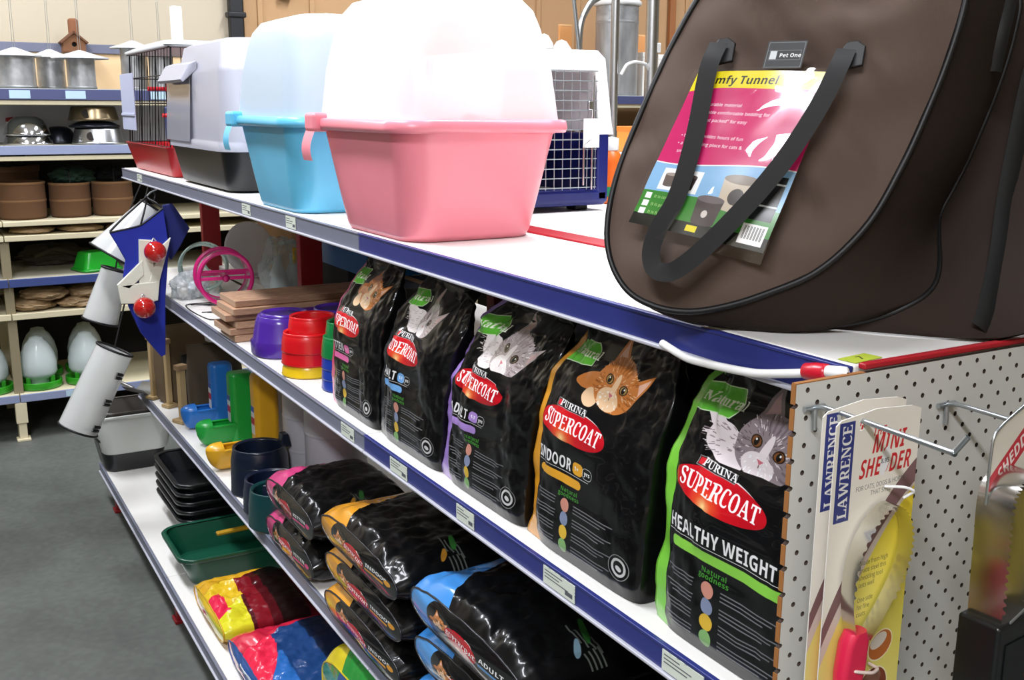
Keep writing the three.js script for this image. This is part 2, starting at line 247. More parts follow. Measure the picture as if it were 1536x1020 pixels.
// ---------------------------------------------------------------- navy and white carrier
{
  const t = thing('pet_carrier', 'navy and white pet carrier with a wire door behind the pink litter tray', 'pet carrier', [.575, TOP, -1.6]);
  const navy = phys(0x141c66, .35), wh = phys(0xf4f2f2, .4), W = .31, D = .5, F = D / 2;
  for (const [x, z] of [[-.11, .2], [.11, .2], [-.11, -.2], [.11, -.2]]) part('foot', box(.035, .014, .04, x, .007, z, .004), M.black, t);
  part('lower_shell', [box(W, .018, D, 0, .022, 0, .006), box(.014, .16, D, -W / 2 + .007, .095, 0, .005), box(.014, .16, D, W / 2 - .007, .095, 0, .005), box(W, .16, .014, 0, .095, -F + .007, .005), box(W + .012, .035, .03, 0, .034, F - .01, .01), box(.034, .16, .03, W / 2 - .012, .1, F - .01, .008), box(.034, .16, .03, -W / 2 + .012, .1, F - .01, .008)], navy, t);
  part('floor_pad', box(W - .04, .008, D - .05, 0, .036, -.005, .002), mat(0xb7b4b4, .8), t);
  const arch = extr([[-W / 2 - .01, .175], [-W / 2 - .006, .19], [-W / 2 + .016, .335], [-W / 2 + .034, .35], [W / 2 - .034, .35], [W / 2 - .016, .335], [W / 2 + .006, .19], [W / 2 + .01, .175], [W / 2 - .025, .175], [W / 2 - .036, .312], [-W / 2 + .036, .312], [-W / 2 + .025, .175]], .03, .004).translate(0, 0, F - .026);
  const sideHoles = []; 
  part('upper_shell', [arch, box(W - .05, .012, D - .03, 0, .342, -.01, .005), loftSide(-1), loftSide(1)], wh, t);
  function loftSide(s) { return sheet((u, v) => V3(s * (W / 2 - .002 - v * .018), .18 + v * .16, -F + .01 + u * (D - .04)), 4, 4); }
  const bh = []; for (let j = 0; j < 3; j++) for (let i = 0; i < 7; i++) { const cx = -.118 + i * .036 + (j % 2) * .012, cy = .205 + j * .045, h = []; for (let a = 0; a < 10; a++) h.push([cx + .006 * Math.cos(-a * .628), cy + .012 * Math.sin(-a * .628)]); bh.push(h); }
  part('vented_back', extr(rectPts(-W / 2 + .012, .175, W / 2 - .012, .34), .006, 0, bh).translate(0, 0, -.05), mat(0xb7b1b2, .6), t);
  part('inner_wall', box(W - .03, .16, .006, 0, .26, -.075, .001), mat(0x2a2830, .7), t); part('inner_wall', box(W - .03, .135, .006, 0, .11, -.05, .001), mat(0x0e1340, .6), t);  // upper dark panel added to stand in for shade behind the vents
  const dw = []; for (let i = 0; i <= 11; i++) dw.push(rod([-.12 + i * .0218, .05, F + .006], [-.12 + i * .0218, .31, F + .006], .0014, 5)); for (let j = 0; j <= 12; j++) dw.push(rod([-.122, .055 + j * .0212, F + .0075], [.122, .055 + j * .0212, F + .0075], .0014, 5));
  part('wire_door', dw, M.zinc, t).userData.kind = 'stuff';
  part('door_latch', [rod([.085, .06, F + .012], [.085, .15, F + .012], .003), rod([.108, .05, F + .011], [.108, .3, F + .011], .003), rod([.085, .15, F + .012], [.1, .16, F + .012], .003), box(.012, .02, .008, .1, .235, F + .012, .003)], M.chrome, t);
  const tg = thing('price_tag', 'blank white swing tag hanging on the carrier door', 'tag', [.678, TOP + .205, -1.336]);
  part('card', box(.043, .064, .0015, 0, -.03, 0, .0005), M.white, tg); part('string', tube([[0, 0, 0], [.001, .012, .001], [0, .022, .002]], .0008), M.white, tg);
}
// goods at the far edge of the rear shelf, seen past the carrier
{
  const b = thing('spray_bottle', 'orange bottle with a white cap and green band, beside the carrier', 'bottle', [.85, TOP, -1.5]);
  part('body', lathe([[.001, 0], [.032, 0], [.034, .004], [.034, .1], [.02, .125], [.013, .13]], 28), mat(0xee6a1c, .4), b);
  part('label', lathe([[.0345, .018], [.0347, .02], [.0347, .04], [.0345, .042]], 28), mat(0x1d8a58, .5), b);
  part('cap', lathe([[.016, .128], [.018, .13], [.018, .158], [.001, .162]], 24), M.white, b);
  const c = thing('product_box', 'small white carton with a dark stripe, beyond the carrier', 'box', [.885, TOP, -1.72]);
  part('carton', box(.07, .15, .09, 0, .075, 0, .002), M.white, c); part('stripe', box(.0712, .03, .0912, 0, .115, 0, .001), mat(0x222226, .6), c);
  const o = thing('product_box', 'orange carton standing on the rear shelf behind the carrier', 'box', [.86, TOP, -1.98]);
  part('carton', box(.1, .19, .1, 0, .095, 0, .002), mat(0xef7c22, .55), o); part('lid_edge', box(.102, .006, .102, 0, .19, 0, .002), mat(0xd8601a, .6), o);
}
// ---------------------------------------------------------------- big brown carry bag
{
  const P0 = V3(.034, 1.322, -.203), U = V3(.576, 0, .817), V = V3(.245, .954, -.173), N = V3(-.78, .30, .55).normalize();
  const o2 = [[0, 0], [-.036, .002], [-.068, .015], [-.089, .039], [-.1, .067], [-.103, .1], [-.099, .141], [-.089, .183], [-.073, .235], [-.054, .29], [-.033, .338], [-.001, .396], [.051, .436], [.123, .448], [.196, .418], [.235, .368], [.235, .328], [.226, .274], [.211, .216], [.192, .157], [.166, .099], [.124, .051], [.077, .025], [.041, .01]];
  const crv = new THREE.CatmullRomCurve3(o2.map(p => V3(p[0], p[1], 0)), true); const O = crv.getSpacedPoints(96).slice(0, 96);
  const W = (u, v, n = 0) => P0.clone().addScaledVector(U, u).addScaledVector(V, v).addScaledVector(N, n);
  const cu = .07, cv = .22;
  const t = thing('carry_bag', 'large brown fabric pet bag with black straps and a leaflet pocket', 'bag');
  const brown = phys(0x5f5048, .75, { specularIntensity: .35, bumpMap: wovenT, bumpScale: .0004 }), brown2 = phys(0x2f2621, .8, { specularIntensity: .25, bumpMap: wovenT, bumpScale: .0004 });  // second brown: same fabric darkened to stand in for shade on the sides
  const wr = (u, v) => .019 * noise(u * 7 + v * 5, v * 16 - u * 5, 1) + .012 * noise(u * 24 + v * 18, v * 10, 3) + .014 * Math.pow(Math.abs(noise((u + v * .5) * 11, (v - u) * 3, 8)), .7);
  const bulge = k => .028 * (1 - k * k);
  const fr = []; for (let j = 0; j <= 40; j++) { const k = j / 40; fr.push(O.map(p => { const u = cu + (p.x - cu) * k, v = cv + (p.y - cv) * k; return W(u, v, bulge(k) + wr(u, v) * (1 - Math.pow(k, 6))); })); }
  part('front_panel', loft(fr), brown, t);
  const clampY = p => { p.y = Math.max(p.y, TOP + .002 + .0012 * noise(p.x * 20, 0, p.z * 20)); return p; };
  const f = v => v < 0 ? 1 : 1 - .38 * Math.min(1, v / .15);
  const ring = (D, sc, pw) => O.map(p => clampY(W(cu + (p.x - cu) * sc, cv + (p.y - cv) * sc).addScaledVector(D, 1).add(V3(pw * wr(p.x, p.y), 0, 0))));
  const R1 = O.map(p => W(p.x, p.y)), R2 = O.map(p => clampY(W(p.x, p.y).add(V3(.13, -.018, .06).lerp(V3(.165, -.02, -.06), THREE.MathUtils.smoothstep(p.y, .015, .13)))));
  const R3 = O.map(p => clampY(W(p.x, p.y).addScaledVector(p.y < .1 ? V3(.22, -.02, .18) : V3(.22, -.02, .18).lerp(V3(.33, -.01, .02), Math.min(1, (p.y - .1) / .15)), 1)));
  const mixR = (A, B, k, sag) => A.map((p, i) => { const q = p.clone().lerp(B[i], k); const c = W(cu, cv).addScaledVector(V3(.13, 0, .06), k); q.addScaledVector(q.clone().sub(c).normalize(), sag * Math.sin(Math.PI * k) + .008 * noise(q.x * 12, q.y * 12, q.z * 12)); return clampY(q); });
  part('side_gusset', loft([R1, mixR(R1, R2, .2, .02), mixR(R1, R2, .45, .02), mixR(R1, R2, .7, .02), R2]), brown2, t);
  const inn = (R, D, sc) => { const c = V3(0, 0, 0); R.forEach(p => c.add(p)); c.divideScalar(R.length); return R.map(p => clampY(p.clone().sub(c).multiplyScalar(sc).add(c).add(D))); };
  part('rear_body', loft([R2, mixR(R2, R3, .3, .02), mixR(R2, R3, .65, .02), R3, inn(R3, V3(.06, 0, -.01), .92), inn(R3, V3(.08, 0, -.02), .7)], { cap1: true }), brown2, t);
  part('piping', tube(R1.map(p => p.clone().addScaledVector(N, .001)), .0035, 200, 6, true), M.black, t);
  part('piping', tube(R2.map((p, i) => { const c = W(cu, cv).add(V3(.1, 0, .04)); return p.clone().addScaledVector(p.clone().sub(c).normalize(), .001); }), .003, 200, 6, true), M.black, t);
  // zips down the rear compartment
  for (const [path, w] of [[[[.437, 1.59, -.118], [.42, 1.548, -.113], [.403, 1.505, -.106], [.382, 1.462, -.096], [.36, 1.42, -.084], [.328, 1.382, -.063], [.287, 1.346, -.039], [.266, 1.322, -.028], [.259, 1.314, -.027]], .011], [[[.353, 1.67, -.096], [.349, 1.641, -.093], [.331, 1.607, -.085], [.329, 1.567, -.089]], .007]]) {
    const c = new THREE.CatmullRomCurve3(path.map(p => V3(...p))), out = V3(-.3, .2, .9).normalize();
    part('zip', sheet((u, v) => { const p = c.getPoint(v), side = c.getTangent(v).cross(out).normalize(); return p.addScaledVector(side, (u - .5) * 2 * w).addScaledVector(out, .006 + .002 * Math.sin(u * Math.PI)); }, 6, 50), mat(0x08090a, .6, ds), t);
  }
  // straps
  const ribbon = (path, w, m, name) => {
    const c = new THREE.CatmullRomCurve3(path.map(p => V3(...p)), false); const n = 60, tw = w / 2;
    const s = part(name, sheet((u, v) => { const p = c.getPoint(v), d = c.getTangent(v); const L = Math.hypot(d.x, d.y) || 1; const nx = -d.y / L, ny = d.x / L, tws = Math.sin(p.tw || 0); const o = (u - .5) * w; return W(p.x + nx * o, p.y + ny * o, p.z + .009 + .0015 * Math.sin(v * 9 + u)); }, 4, n), m, t); return s;
  };
  const strapM = mat(0x131314, .75, { side: THREE.DoubleSide });
  ribbon([[.008, .273, .034], [.004, .245, .046], [-.001, .17, .05], [-.013, .107, .048], [-.03, .072, .045], [-.034, .05, .043], [-.028, .035, .043], [-.012, .032, .046], [.006, .042, .05], [.045, .082, .056], [.088, .14, .058], [.118, .2, .055], [.131, .244, .045], [.134, .265, .032]], .019, strapM, 'handle_strap');
  for (const [u, v] of [[.009, .267], [.137, .261]]) part('strap_anchor', extr([[-.006, -.014], [.012, -.01], [.013, .008], [.006, .013], [-.003, .012], [-.008, .004]], .003, .001).applyMatrix4(new THREE.Matrix4().makeBasis(U, V, N)).translate(...W(u, v, .033).toArray()), M.black, t);
  // leaflet in a clear pocket
  const TL = [-.012, .243], TR = [.133, .242], BR = [.077, .046], BL = [-.07, .073];
  const quad = (u, v) => [BL[0] * (1 - u) * (1 - v) + BR[0] * u * (1 - v) + TL[0] * (1 - u) * v + TR[0] * u * v, BL[1] * (1 - u) * (1 - v) + BR[1] * u * (1 - v) + TL[1] * (1 - u) * v + TR[1] * u * v];
  const cardT = canvasTex(640, 800, (g, w, h) => {
    g.fillStyle = '#d6246f'; g.fillRect(0, 0, w, h);
    g.fillStyle = '#f5e21c'; g.beginPath(); g.moveTo(0, 0); g.lineTo(w, 0); g.lineTo(w, 70); g.bezierCurveTo(w * .7, 110, w * .4, 60, 0, 100); g.fill();
    g.fillStyle = '#2b2a1a'; g.font = 'bold 54px sans-serif'; g.fillText('Comfy Tunnel', 40, 64);
    g.fillStyle = '#fff'; g.font = '22px sans-serif'; ['• soft durable material', '• removable comfortable bedding for', '• folds "flat packed" for easy', '  storage', '• tunnel provides hours of fun', '• a cosy resting place for cats &', '  small pets'].forEach((s, i) => g.fillText(s, 60, 175 + i * 40));
    g.fillStyle = '#8fc0ea'; g.beginPath(); g.moveTo(0, 470); g.bezierCurveTo(w * .3, 500, w * .6, 420, w, 440); g.lineTo(w, 660); g.lineTo(0, 660); g.fill();
    g.strokeStyle = '#fff'; g.lineWidth = 6; g.beginPath(); g.moveTo(0, 470); g.bezierCurveTo(w * .3, 500, w * .6, 420, w, 440); g.stroke();
    g.fillStyle = '#3c8a34'; g.fillRect(0, 620, w, 130); g.fillStyle = '#191c1a'; g.fillRect(0, 740, w, 60);
    const cyl = (x, y, a, b, c1, c2) => { g.fillStyle = c1; g.beginPath(); g.moveTo(x - a, y); g.lineTo(x - a * .85, y + b); g.ellipse(x, y + b, a * .85, a * .25, 0, Math.PI, 0, true); g.lineTo(x + a, y); g.fill(); g.fillStyle = c2; g.beginPath(); g.ellipse(x, y, a, a * .28, 0, 0, 7); g.fill(); };
    g.fillStyle = '#fff'; g.fillRect(60, 500, 190, 110); cyl(105, 530, 30, 55, '#6a5d58', '#a89a92'); cyl(195, 530, 34, 60, '#3a2f2c', '#5a4d48');
    cyl(430, 510, 80, 130, '#cfc0ab', '#8d8072'); g.fillStyle = '#3a302c'; g.beginPath(); g.ellipse(430, 590, 34, 38, 0, 0, 7); g.fill();
    cyl(330, 620, 62, 110, '#4a4042', '#6f6568'); g.fillStyle = '#ded5cf'; g.beginPath(); g.ellipse(325, 690, 14, 18, 0, 0, 7); g.fill();
    g.fillStyle = '#fff'; for (let i = 0; i < 3; i++) { g.fillRect(20, 632 + i * 40, 30, 30); } g.font = '20px sans-serif'; g.fillStyle = '#b9d98f'; ['It is comfortable', 'It is portable', 'It is fun'].forEach((s, i) => g.fillText(s, 64, 655 + i * 40));
    g.fillStyle = '#f5e21c'; g.fillRect(270, 752, 50, 30);
    g.fillStyle = '#fff'; g.fillRect(510, 690, 110, 90); g.fillStyle = '#222'; for (let i = 0; i < 22; i++) if ((i * 7) % 3) g.fillRect(518 + i * 4.4, 700, 2.4, 58);
    g.fillStyle = '#26292c'; g.fillRect(520, 470, 100, 200); g.fillStyle = '#dfe4e6'; g.fillRect(520, 500, 100, 8); g.fillRect(520, 600, 100, 8);
  });
  part('leaflet', sheet((u, v) => { const q = quad(.02 + u * .96, .06 + v * .93); return W(q[0], q[1], .046 + .005 * Math.sin(u * 3.1) + .002 * noise(u * 4, v * 4, 2)); }, 14, 14), phys(0xffffff, .25, { map: cardT, clearcoat: .8, clearcoatRoughness: .08, side: THREE.DoubleSide }), t);
  part('clear_pocket', sheet((u, v) => { const q = quad(u, v); return W(q[0], q[1], .05 + .006 * Math.sin(u * 3.1) + .003 * noise(u * 5, v * 5, 4)); }, 20, 20), phys(0xffffff, .04, { transmission: 1, thickness: 0, ior: 1.45, side: THREE.DoubleSide }), t);
  const logoT = canvasTex(256, 192, (g, w, h) => { g.fillStyle = '#1b1d1f'; g.fillRect(0, 0, w, h); g.strokeStyle = '#8b8f90'; g.lineWidth = 3; g.strokeRect(10, 10, w - 20, h - 20); g.fillStyle = '#0c0d0e'; g.fillRect(26, 66, w - 52, 66); g.strokeStyle = '#777'; g.strokeRect(26, 66, w - 52, 66); g.fillStyle = '#cfd6da'; g.fillRect(30, 70, 44, 58); g.fillStyle = '#f2f2f2'; g.font = 'bold 38px sans-serif'; g.fillText('Pet One', 92, 114); });
  part('logo_patch', sheet((u, v) => W(.056 + u * .038 + v * .004, .243 + v * .028, .05), 2, 2), mat(0xffffff, .5, { map: logoT, side: THREE.DoubleSide }), t);
}

// ---------------------------------------------------------------- standing pet food bags on the second shelf
const catR = rngOf(77);
function drawCat(g, x, y, s, p) { // printed cat portrait, s = head radius
  g.save(); g.translate(x, y); g.rotate(p.tilt || 0);
  const el = (cx, cy, a, b, c, r = 0) => { g.fillStyle = c; g.beginPath(); g.ellipse(cx, cy, a, b, r, 0, 7); g.fill(); };
  const poly = (pts, c) => { g.fillStyle = c; g.beginPath(); pts.forEach((q, i) => i ? g.lineTo(q[0], q[1]) : g.moveTo(q[0], q[1])); g.fill(); };
  const fur = (cx, cy, a, b, cols, n, len) => { g.lineWidth = Math.max(1, s * .022); for (let i = 0; i < n; i++) { const t = catR() * 6.283, r = Math.sqrt(catR()), px = cx + Math.cos(t) * a * r, py = cy + Math.sin(t) * b * r, d = Math.atan2(py - cy * .2, px) + (catR() - .5) * .6; g.strokeStyle = cols[Math.floor(catR() * cols.length)]; g.beginPath(); g.moveTo(px, py); g.lineTo(px + Math.cos(d) * len, py + Math.sin(d) * len); g.stroke(); } };
  if (p.paw) { el(-s * 1.15, s * .5, s * .8, s * .5, p.light, .35); el(-s * 1.75, s * .1, s * .55, s * .26, p.light, .4); fur(-s * 1.2, s * .45, s * .8, s * .45, [p.light, p.fur, p.light], 120, s * .14); }
  else { el(-s * .95, s * .3, s * .75, s * .3, p.fur, -.35); el(-s * .75, s * .78, s * .34, s * .3, p.light, .2); }
  poly([[-s * .82, -s * .25], [-s * .62, -s * 1.55], [-s * .02, -s * .72]], p.fur); poly([[s * .72, -s * .5], [s * 1.32, -s * .95], [s * .96, s * .12]], p.fur);
  poly([[-s * .66, -s * .5], [-s * .55, -s * 1.3], [-s * .2, -s * .78]], p.ear); poly([[s * .82, -s * .42], [s * 1.2, -s * .78], [s * .94, -s * .02]], p.ear);
  el(0, 0, s * .98, s * .86, p.fur); fur(0, -s * .1, s * .9, s * .75, [p.fur, p.dark, p.light, p.fur], 260, s * .12);
  el(-s * .05, s * .5, s * .5, s * .36, p.light); el(-s * .02, s * .12, s * .13, s * .5, p.light); fur(-s * .05, s * .5, s * .48, s * .32, [p.light, '#ffffff', p.light], 90, s * .08);
  g.strokeStyle = p.dark; g.globalAlpha = .55; g.lineWidth = s * .06; for (let i = -2; i <= 2; i++) { g.beginPath(); g.moveTo(i * s * .2, -s * .78); g.quadraticCurveTo(i * s * .17, -s * .6, i * s * .12, -s * .4); g.stroke(); }
  for (const d of [-1, 1]) for (let k = 0; k < 3; k++) { g.beginPath(); g.moveTo(d * s * .92, s * (.0 + k * .2)); g.quadraticCurveTo(d * s * .8, s * (.08 + k * .18), d * s * .64, s * (.05 + k * .17)); g.stroke(); } g.globalAlpha = 1;
  for (const d of [-1, 1]) { el(d * s * .4, -s * .05, s * .19, s * .15, '#2a1a10', d * -.35); el(d * s * .4, -s * .045, s * .15, s * .12, p.eye, d * -.35); el(d * s * .4, -s * .045, s * .075, s * .11, '#0b0705'); el(d * s * .43, -s * .09, s * .03, s * .03, '#fff'); }
  poly([[-s * .14, s * .3], [s * .08, s * .3], [-s * .03, s * .43]], '#cf7480'); g.strokeStyle = '#6b4a45'; g.lineWidth = s * .025; g.beginPath(); g.moveTo(-s * .03, s * .43); g.lineTo(-s * .03, s * .52); g.stroke();
  g.restore();
}
const GINGER = { fur: '#c97b3c', light: '#efc9a0', dark: '#94531f', ear: '#e7b7a0', eye: '#a8874a' }, TABBY = { fur: '#8d8085', light: '#e9dfe2', dark: '#5d5157', ear: '#c7a3a8', eye: '#7a4a25' }, PALE = { fur: '#b9acac', light: '#efe8e6', dark: '#80706f', ear: '#d8b8b4', eye: '#6b5f4a' };
function ellipseLogo(g, x, y, w, h, fs, word = 'SUPERCOAT', maker = true) {
  g.save(); g.translate(x, y); g.rotate(.07);
  g.strokeStyle = '#e4e0de'; g.lineWidth = h * .1; g.lineCap = 'round'; g.beginPath(); g.ellipse(0, h * .06, w * .46, h * .55, 0, -1.25, -.45); g.stroke(); g.lineCap = 'butt';
  g.beginPath(); g.ellipse(0, 0, w / 2, h / 2, 0, 0, 7); const gr = g.createRadialGradient(-w * .1, h * .42, 2, -w * .1, h * .42, w * .4); gr.addColorStop(0, '#ffd890'); gr.addColorStop(.22, '#e8502a'); gr.addColorStop(.5, '#d01420'); gr.addColorStop(1, '#c01020'); g.fillStyle = gr; g.fill();
  g.fillStyle = '#fff'; g.textAlign = 'center'; g.font = 'bold ' + fs + 'px serif'; g.save(); g.scale(.72, 1.15); g.fillText(word, 0, fs * .28); g.restore();
  if (maker) { g.fillStyle = '#1b1718'; g.fillRect(-w * .3, -h * .66, w * .42, h * .22); g.strokeStyle = '#999'; g.lineWidth = 2; g.strokeRect(-w * .3, -h * .66, w * .42, h * .22); g.fillStyle = '#c9232e'; g.fillRect(-w * .29, -h * .63, w * .06, h * .16); g.fillStyle = '#eee'; g.font = 'bold ' + fs * .5 + 'px serif'; g.fillText('PURINA', -w * .06, -h * .48); }
  g.restore();
}
function bagFront(o) {
  return canvasTex(512, 800, (g, w, h) => {
    g.fillStyle = '#0b0b0c'; g.fillRect(0, 0, w, h);
    drawCat(g, o.cat.x * w, o.cat.y * h, o.cat.s * w, o.cat);
    g.fillStyle = '#0b0b0c'; g.beginPath(); g.moveTo(0, h * .31); g.bezierCurveTo(w * .3, h * .345, w * .7, h * .31, w, h * .3); g.lineTo(w, h * .42); g.lineTo(0, h * .42); g.fill();
    // green leaf tag
    g.save(); g.translate(0, h * .035); g.fillStyle = '#5fb83a'; g.beginPath(); g.moveTo(w * .03, h * .06); g.lineTo(w * .27, h * .055); g.quadraticCurveTo(w * .33, h * .1, w * .27, h * .15); g.lineTo(w * .04, h * .155); g.quadraticCurveTo(0, h * .1, w * .03, h * .06); g.fill(); g.strokeStyle = '#cfe8c0'; g.lineWidth = 3; g.stroke();
    g.fillStyle = '#f2fbe8'; g.font = 'italic bold 36px serif'; g.fillText('Natural', w * .045, h * .122); g.restore();
    ellipseLogo(g, w * .35, h * .425, w * .6, h * .135, 58);
    g.fillStyle = '#e8e8e8'; g.textAlign = 'left'; g.save(); g.translate(w * .05, h * .605); g.scale(.72, 1); g.font = 'bold 58px sans-serif'; g.fillText(o.name, 0, 0); const tw = g.measureText(o.name).width * .72; g.restore();
    g.strokeStyle = '#cfcfcf'; g.lineWidth = 2; g.beginPath(); g.moveTo(w * .05, h * .615); g.lineTo(w * .05 + tw + 90, h * .615); g.stroke();
    const px = w * .05 + tw + 8; g.fillStyle = o.accent; g.beginPath(); g.roundRect(px, h * .555, 52, 42, 16); g.fill(); g.strokeStyle = '#ccc'; g.beginPath(); g.roundRect(px + 50, h * .56, 46, 36, 16); g.stroke(); g.fillStyle = '#eee'; g.font = 'bold 20px sans-serif'; g.fillText(o.age || '1-7', px + 8, h * .589); g.fillText('yrs', px + 58, h * .589);
    g.fillStyle = o.accent; g.beginPath(); g.roundRect(w * .08, h * .628, Math.min(tw + 40, w * .8), 30, 15); g.fill();
    g.fillStyle = '#3f8f2e'; g.font = 'bold 22px sans-serif'; g.fillText('Natural', w * .3, h * .7); g.fillText('goodness', w * .28, h * .722);
    ['#c98a78', '#7f8ba8', '#d9b23a', '#7fae6a'].forEach((c, i) => { const y = h * (.757 + i * .058); g.fillStyle = c; g.beginPath(); g.ellipse(w * .35, y, 20, 24, 0, 0, 7); g.fill(); g.fillStyle = '#6f6f73'; for (let k = 0; k < 3; k++) { g.fillRect(w * .06 + k * 12, y - 14 + k * 11, w * .2 - k * 14, 4); g.fillRect(w * .43, y - 14 + k * 11, w * (.36 - .05 * k), 4); } });
    g.strokeStyle = '#8c8c8c'; g.lineWidth = 3; g.beginPath(); g.arc(w * .86, h * .88, 40, 0, 7); g.stroke(); g.lineWidth = 9; g.strokeStyle = '#c4c4c4'; g.beginPath(); g.arc(w * .86, h * .88, 26, 0, 7); g.stroke(); g.fillStyle = '#cfcfcf'; g.beginPath(); g.ellipse(w * .86, h * .885, 13, 9, .3, 0, 7); g.fill();
  });
}
const crease = (x, y, k) => .005 * noise(x * 16, y * 9, k) + .0035 * noise(x * 42 + y * 10, y * 28, k + 3) + .0016 * noise(x * 95, y * 70, k + 5) + .008 * (Math.pow(Math.abs(noise(x * 13 + y * 6, y * 7 - x * 5, k + 7)), .6) - .5);
function foodBag(o) { // front faces +z, stands on y = 0
  const t = thing('pet_food_bag', o.label, 'food bag', o.pos, o.ry, o.group);
  const W = o.W, D = o.D, H = o.H, sd = o.seed;
  const A = v => W / 2 * (1 - .04 * Math.pow(1 - v, 4)) * (1 - .3 * Math.pow(Math.max(0, (v - .72) / .28), 1.3) * (o.fold || 1));
  const B = v => D / 2 * (v < .06 ? .82 + 3 * v : v < .55 ? 1 : Math.max(.03, 1 - .97 * Math.pow((v - .55) / .45, 1.15)));
  const sx = v => (o.lean || 0) * v * v, sz = v => -D * .1 * v - (o.back ?? .028) * Math.pow(Math.max(0, (v - .6) / .4), 1.5);
  const P = (a, v) => { // a: angle, 0 = +x, pi/2 = front
    const c = Math.cos(a), s = Math.sin(a), e = .34, x0 = Math.sign(c) * Math.pow(Math.abs(c), e), z0 = Math.sign(s) * Math.pow(Math.abs(s), e);
    let x = A(v) * x0, z = B(v) * z0; const y = v * H;
    const amp = Math.min(1, v * 8) * (.5 + 1.9 * v * v * v) * (o.amp || 1), n = crease(x + sd, y, sd) * amp;
    z += n * Math.sign(z0) * Math.min(1, Math.abs(z0) * 1.4) * (v > .97 ? .3 : 1); x += n * .6 * x0;
    return V3(x + sx(v), y, z + sz(v));
  };
  const sec = (a0, a1, nu, uvf) => sheet((u, v) => P(a0 + (a1 - a0) * u, v), nu, 90, uvf);
  const film = phys(0xffffff, .3, { map: o.tex, specularIntensity: .4, clearcoat: .45, clearcoatRoughness: .06, side: THREE.DoubleSide });
  const gus = phys(o.accent, .28, { clearcoat: .5, clearcoatRoughness: .15, side: THREE.DoubleSide }), blk = phys(0x08080a, .3, { specularIntensity: .4, clearcoat: .45, clearcoatRoughness: .06, side: THREE.DoubleSide });
  const aL = Math.PI * .785, aR = Math.PI * .1;
  part('front_film', sec(aL, aR, 72, (u, v, p) => { const a = aL + (aR - aL) * u, c = Math.cos(a); const xn = Math.sign(c) * Math.pow(Math.abs(c), .34); return [.5 + xn * .5, v]; }), film, t);
  const fin = v => (o.fin ?? .017) * Math.max(.3, (1 - v) * (.8 + .5 * Math.cos(v * 15 + sd)) + (v < .12 ? (.12 - v) * 7 : 0));
  part('side_gusset', sheet((u, v) => { const a = P(aL, v), b = P(Math.PI * 1.25, v), m = P(Math.PI, v); m.x = Math.min(m.x, a.x) - fin(v); m.z = a.z - .004 + .006 * noise(v * 6, sd, 2); return u < .5 ? a.lerp(m, u * 2) : m.lerp(b, u * 2 - 1); }, 12, 56), gus, t).userData.label = 'coloured side fold';
  part('side_gusset', sec(aR, -Math.PI * .2, 12), blk, t);
  part('back_film', sec(-Math.PI * .2, -Math.PI * .75, 22), blk, t);
  part('top_seal', box(A(1) * 2, .012, .003, sx(1), H + .004, sz(1), .001), blk, t);
  part('base_fold', loft([Array.from({ length: 40 }, (_, i) => P(i / 40 * Math.PI * 2, 0)), Array.from({ length: 40 }, (_, i) => P(i / 40 * Math.PI * 2, 0).multiplyScalar(.6).setY(.0008))], { cap1: true }), blk, t);
  return t;
}
const QT = -Math.PI / 2;
const stand = (zc, o) => foodBag({ fold: .75, pos: [SX + .012 + o.D / 2, S2 + .001, zc], ry: QT, group: 'standing food bags on the second shelf', ...o });
stand(-.172, { back: .012, W: .272, D: .085, H: .345, seed: 3.1, lean: .01, accent: 0x78c83c, label: 'black standing food bag printed HEALTHY WEIGHT with a green side', tex: bagFront({ name: 'HEALTHY WEIGHT', accent: '#86cc48', age: '1+', cat: { ...TABBY, x: .54, y: .235, s: .19, tilt: .2, paw: true } }) });
stand(-.478, { back: .014, W: .262, D: .085, H: .342, seed: 7.4, lean: .03, accent: 0xd9951e, label: 'black standing food bag printed INDOOR with an orange side', tex: bagFront({ name: 'INDOOR', accent: '#e0a22c', age: '1+', cat: { ...GINGER, x: .58, y: .215, s: .19, tilt: .22, paw: false } }) });
stand(-.768, { W: .258, D: .085, H: .33, seed: 12.9, lean: .07, amp: 1.6, accent: 0x9a78c8, label: 'crinkled black standing food bag printed ADULT with a purple bar', tex: bagFront({ name: 'ADULT', accent: '#a886cf', cat: { ...PALE, x: .55, y: .23, s: .2, tilt: .3, paw: true } }) });
stand(-1.05, { W: .258, D: .085, H: .33, seed: 21.3, lean: .05, amp: 1.5, accent: 0x202228, label: 'black standing food bag printed ADULT with a blue bar', tex: bagFront({ name: 'ADULT', accent: '#6fa8e0', cat: { ...PALE, x: .5, y: .235, s: .17, tilt: .2, paw: true } }) });
stand(-1.322, { W: .24, D: .085, H: .33, seed: 27.7, lean: .03, amp: 1.3, accent: 0xd8508c, label: 'black standing food bag printed KITTEN with a pink bar, furthest of its row', tex: bagFront({ name: 'KITTEN', accent: '#e86aa8', cat: { ...GINGER, x: .6, y: .2, s: .19, tilt: .3, paw: false } }) });
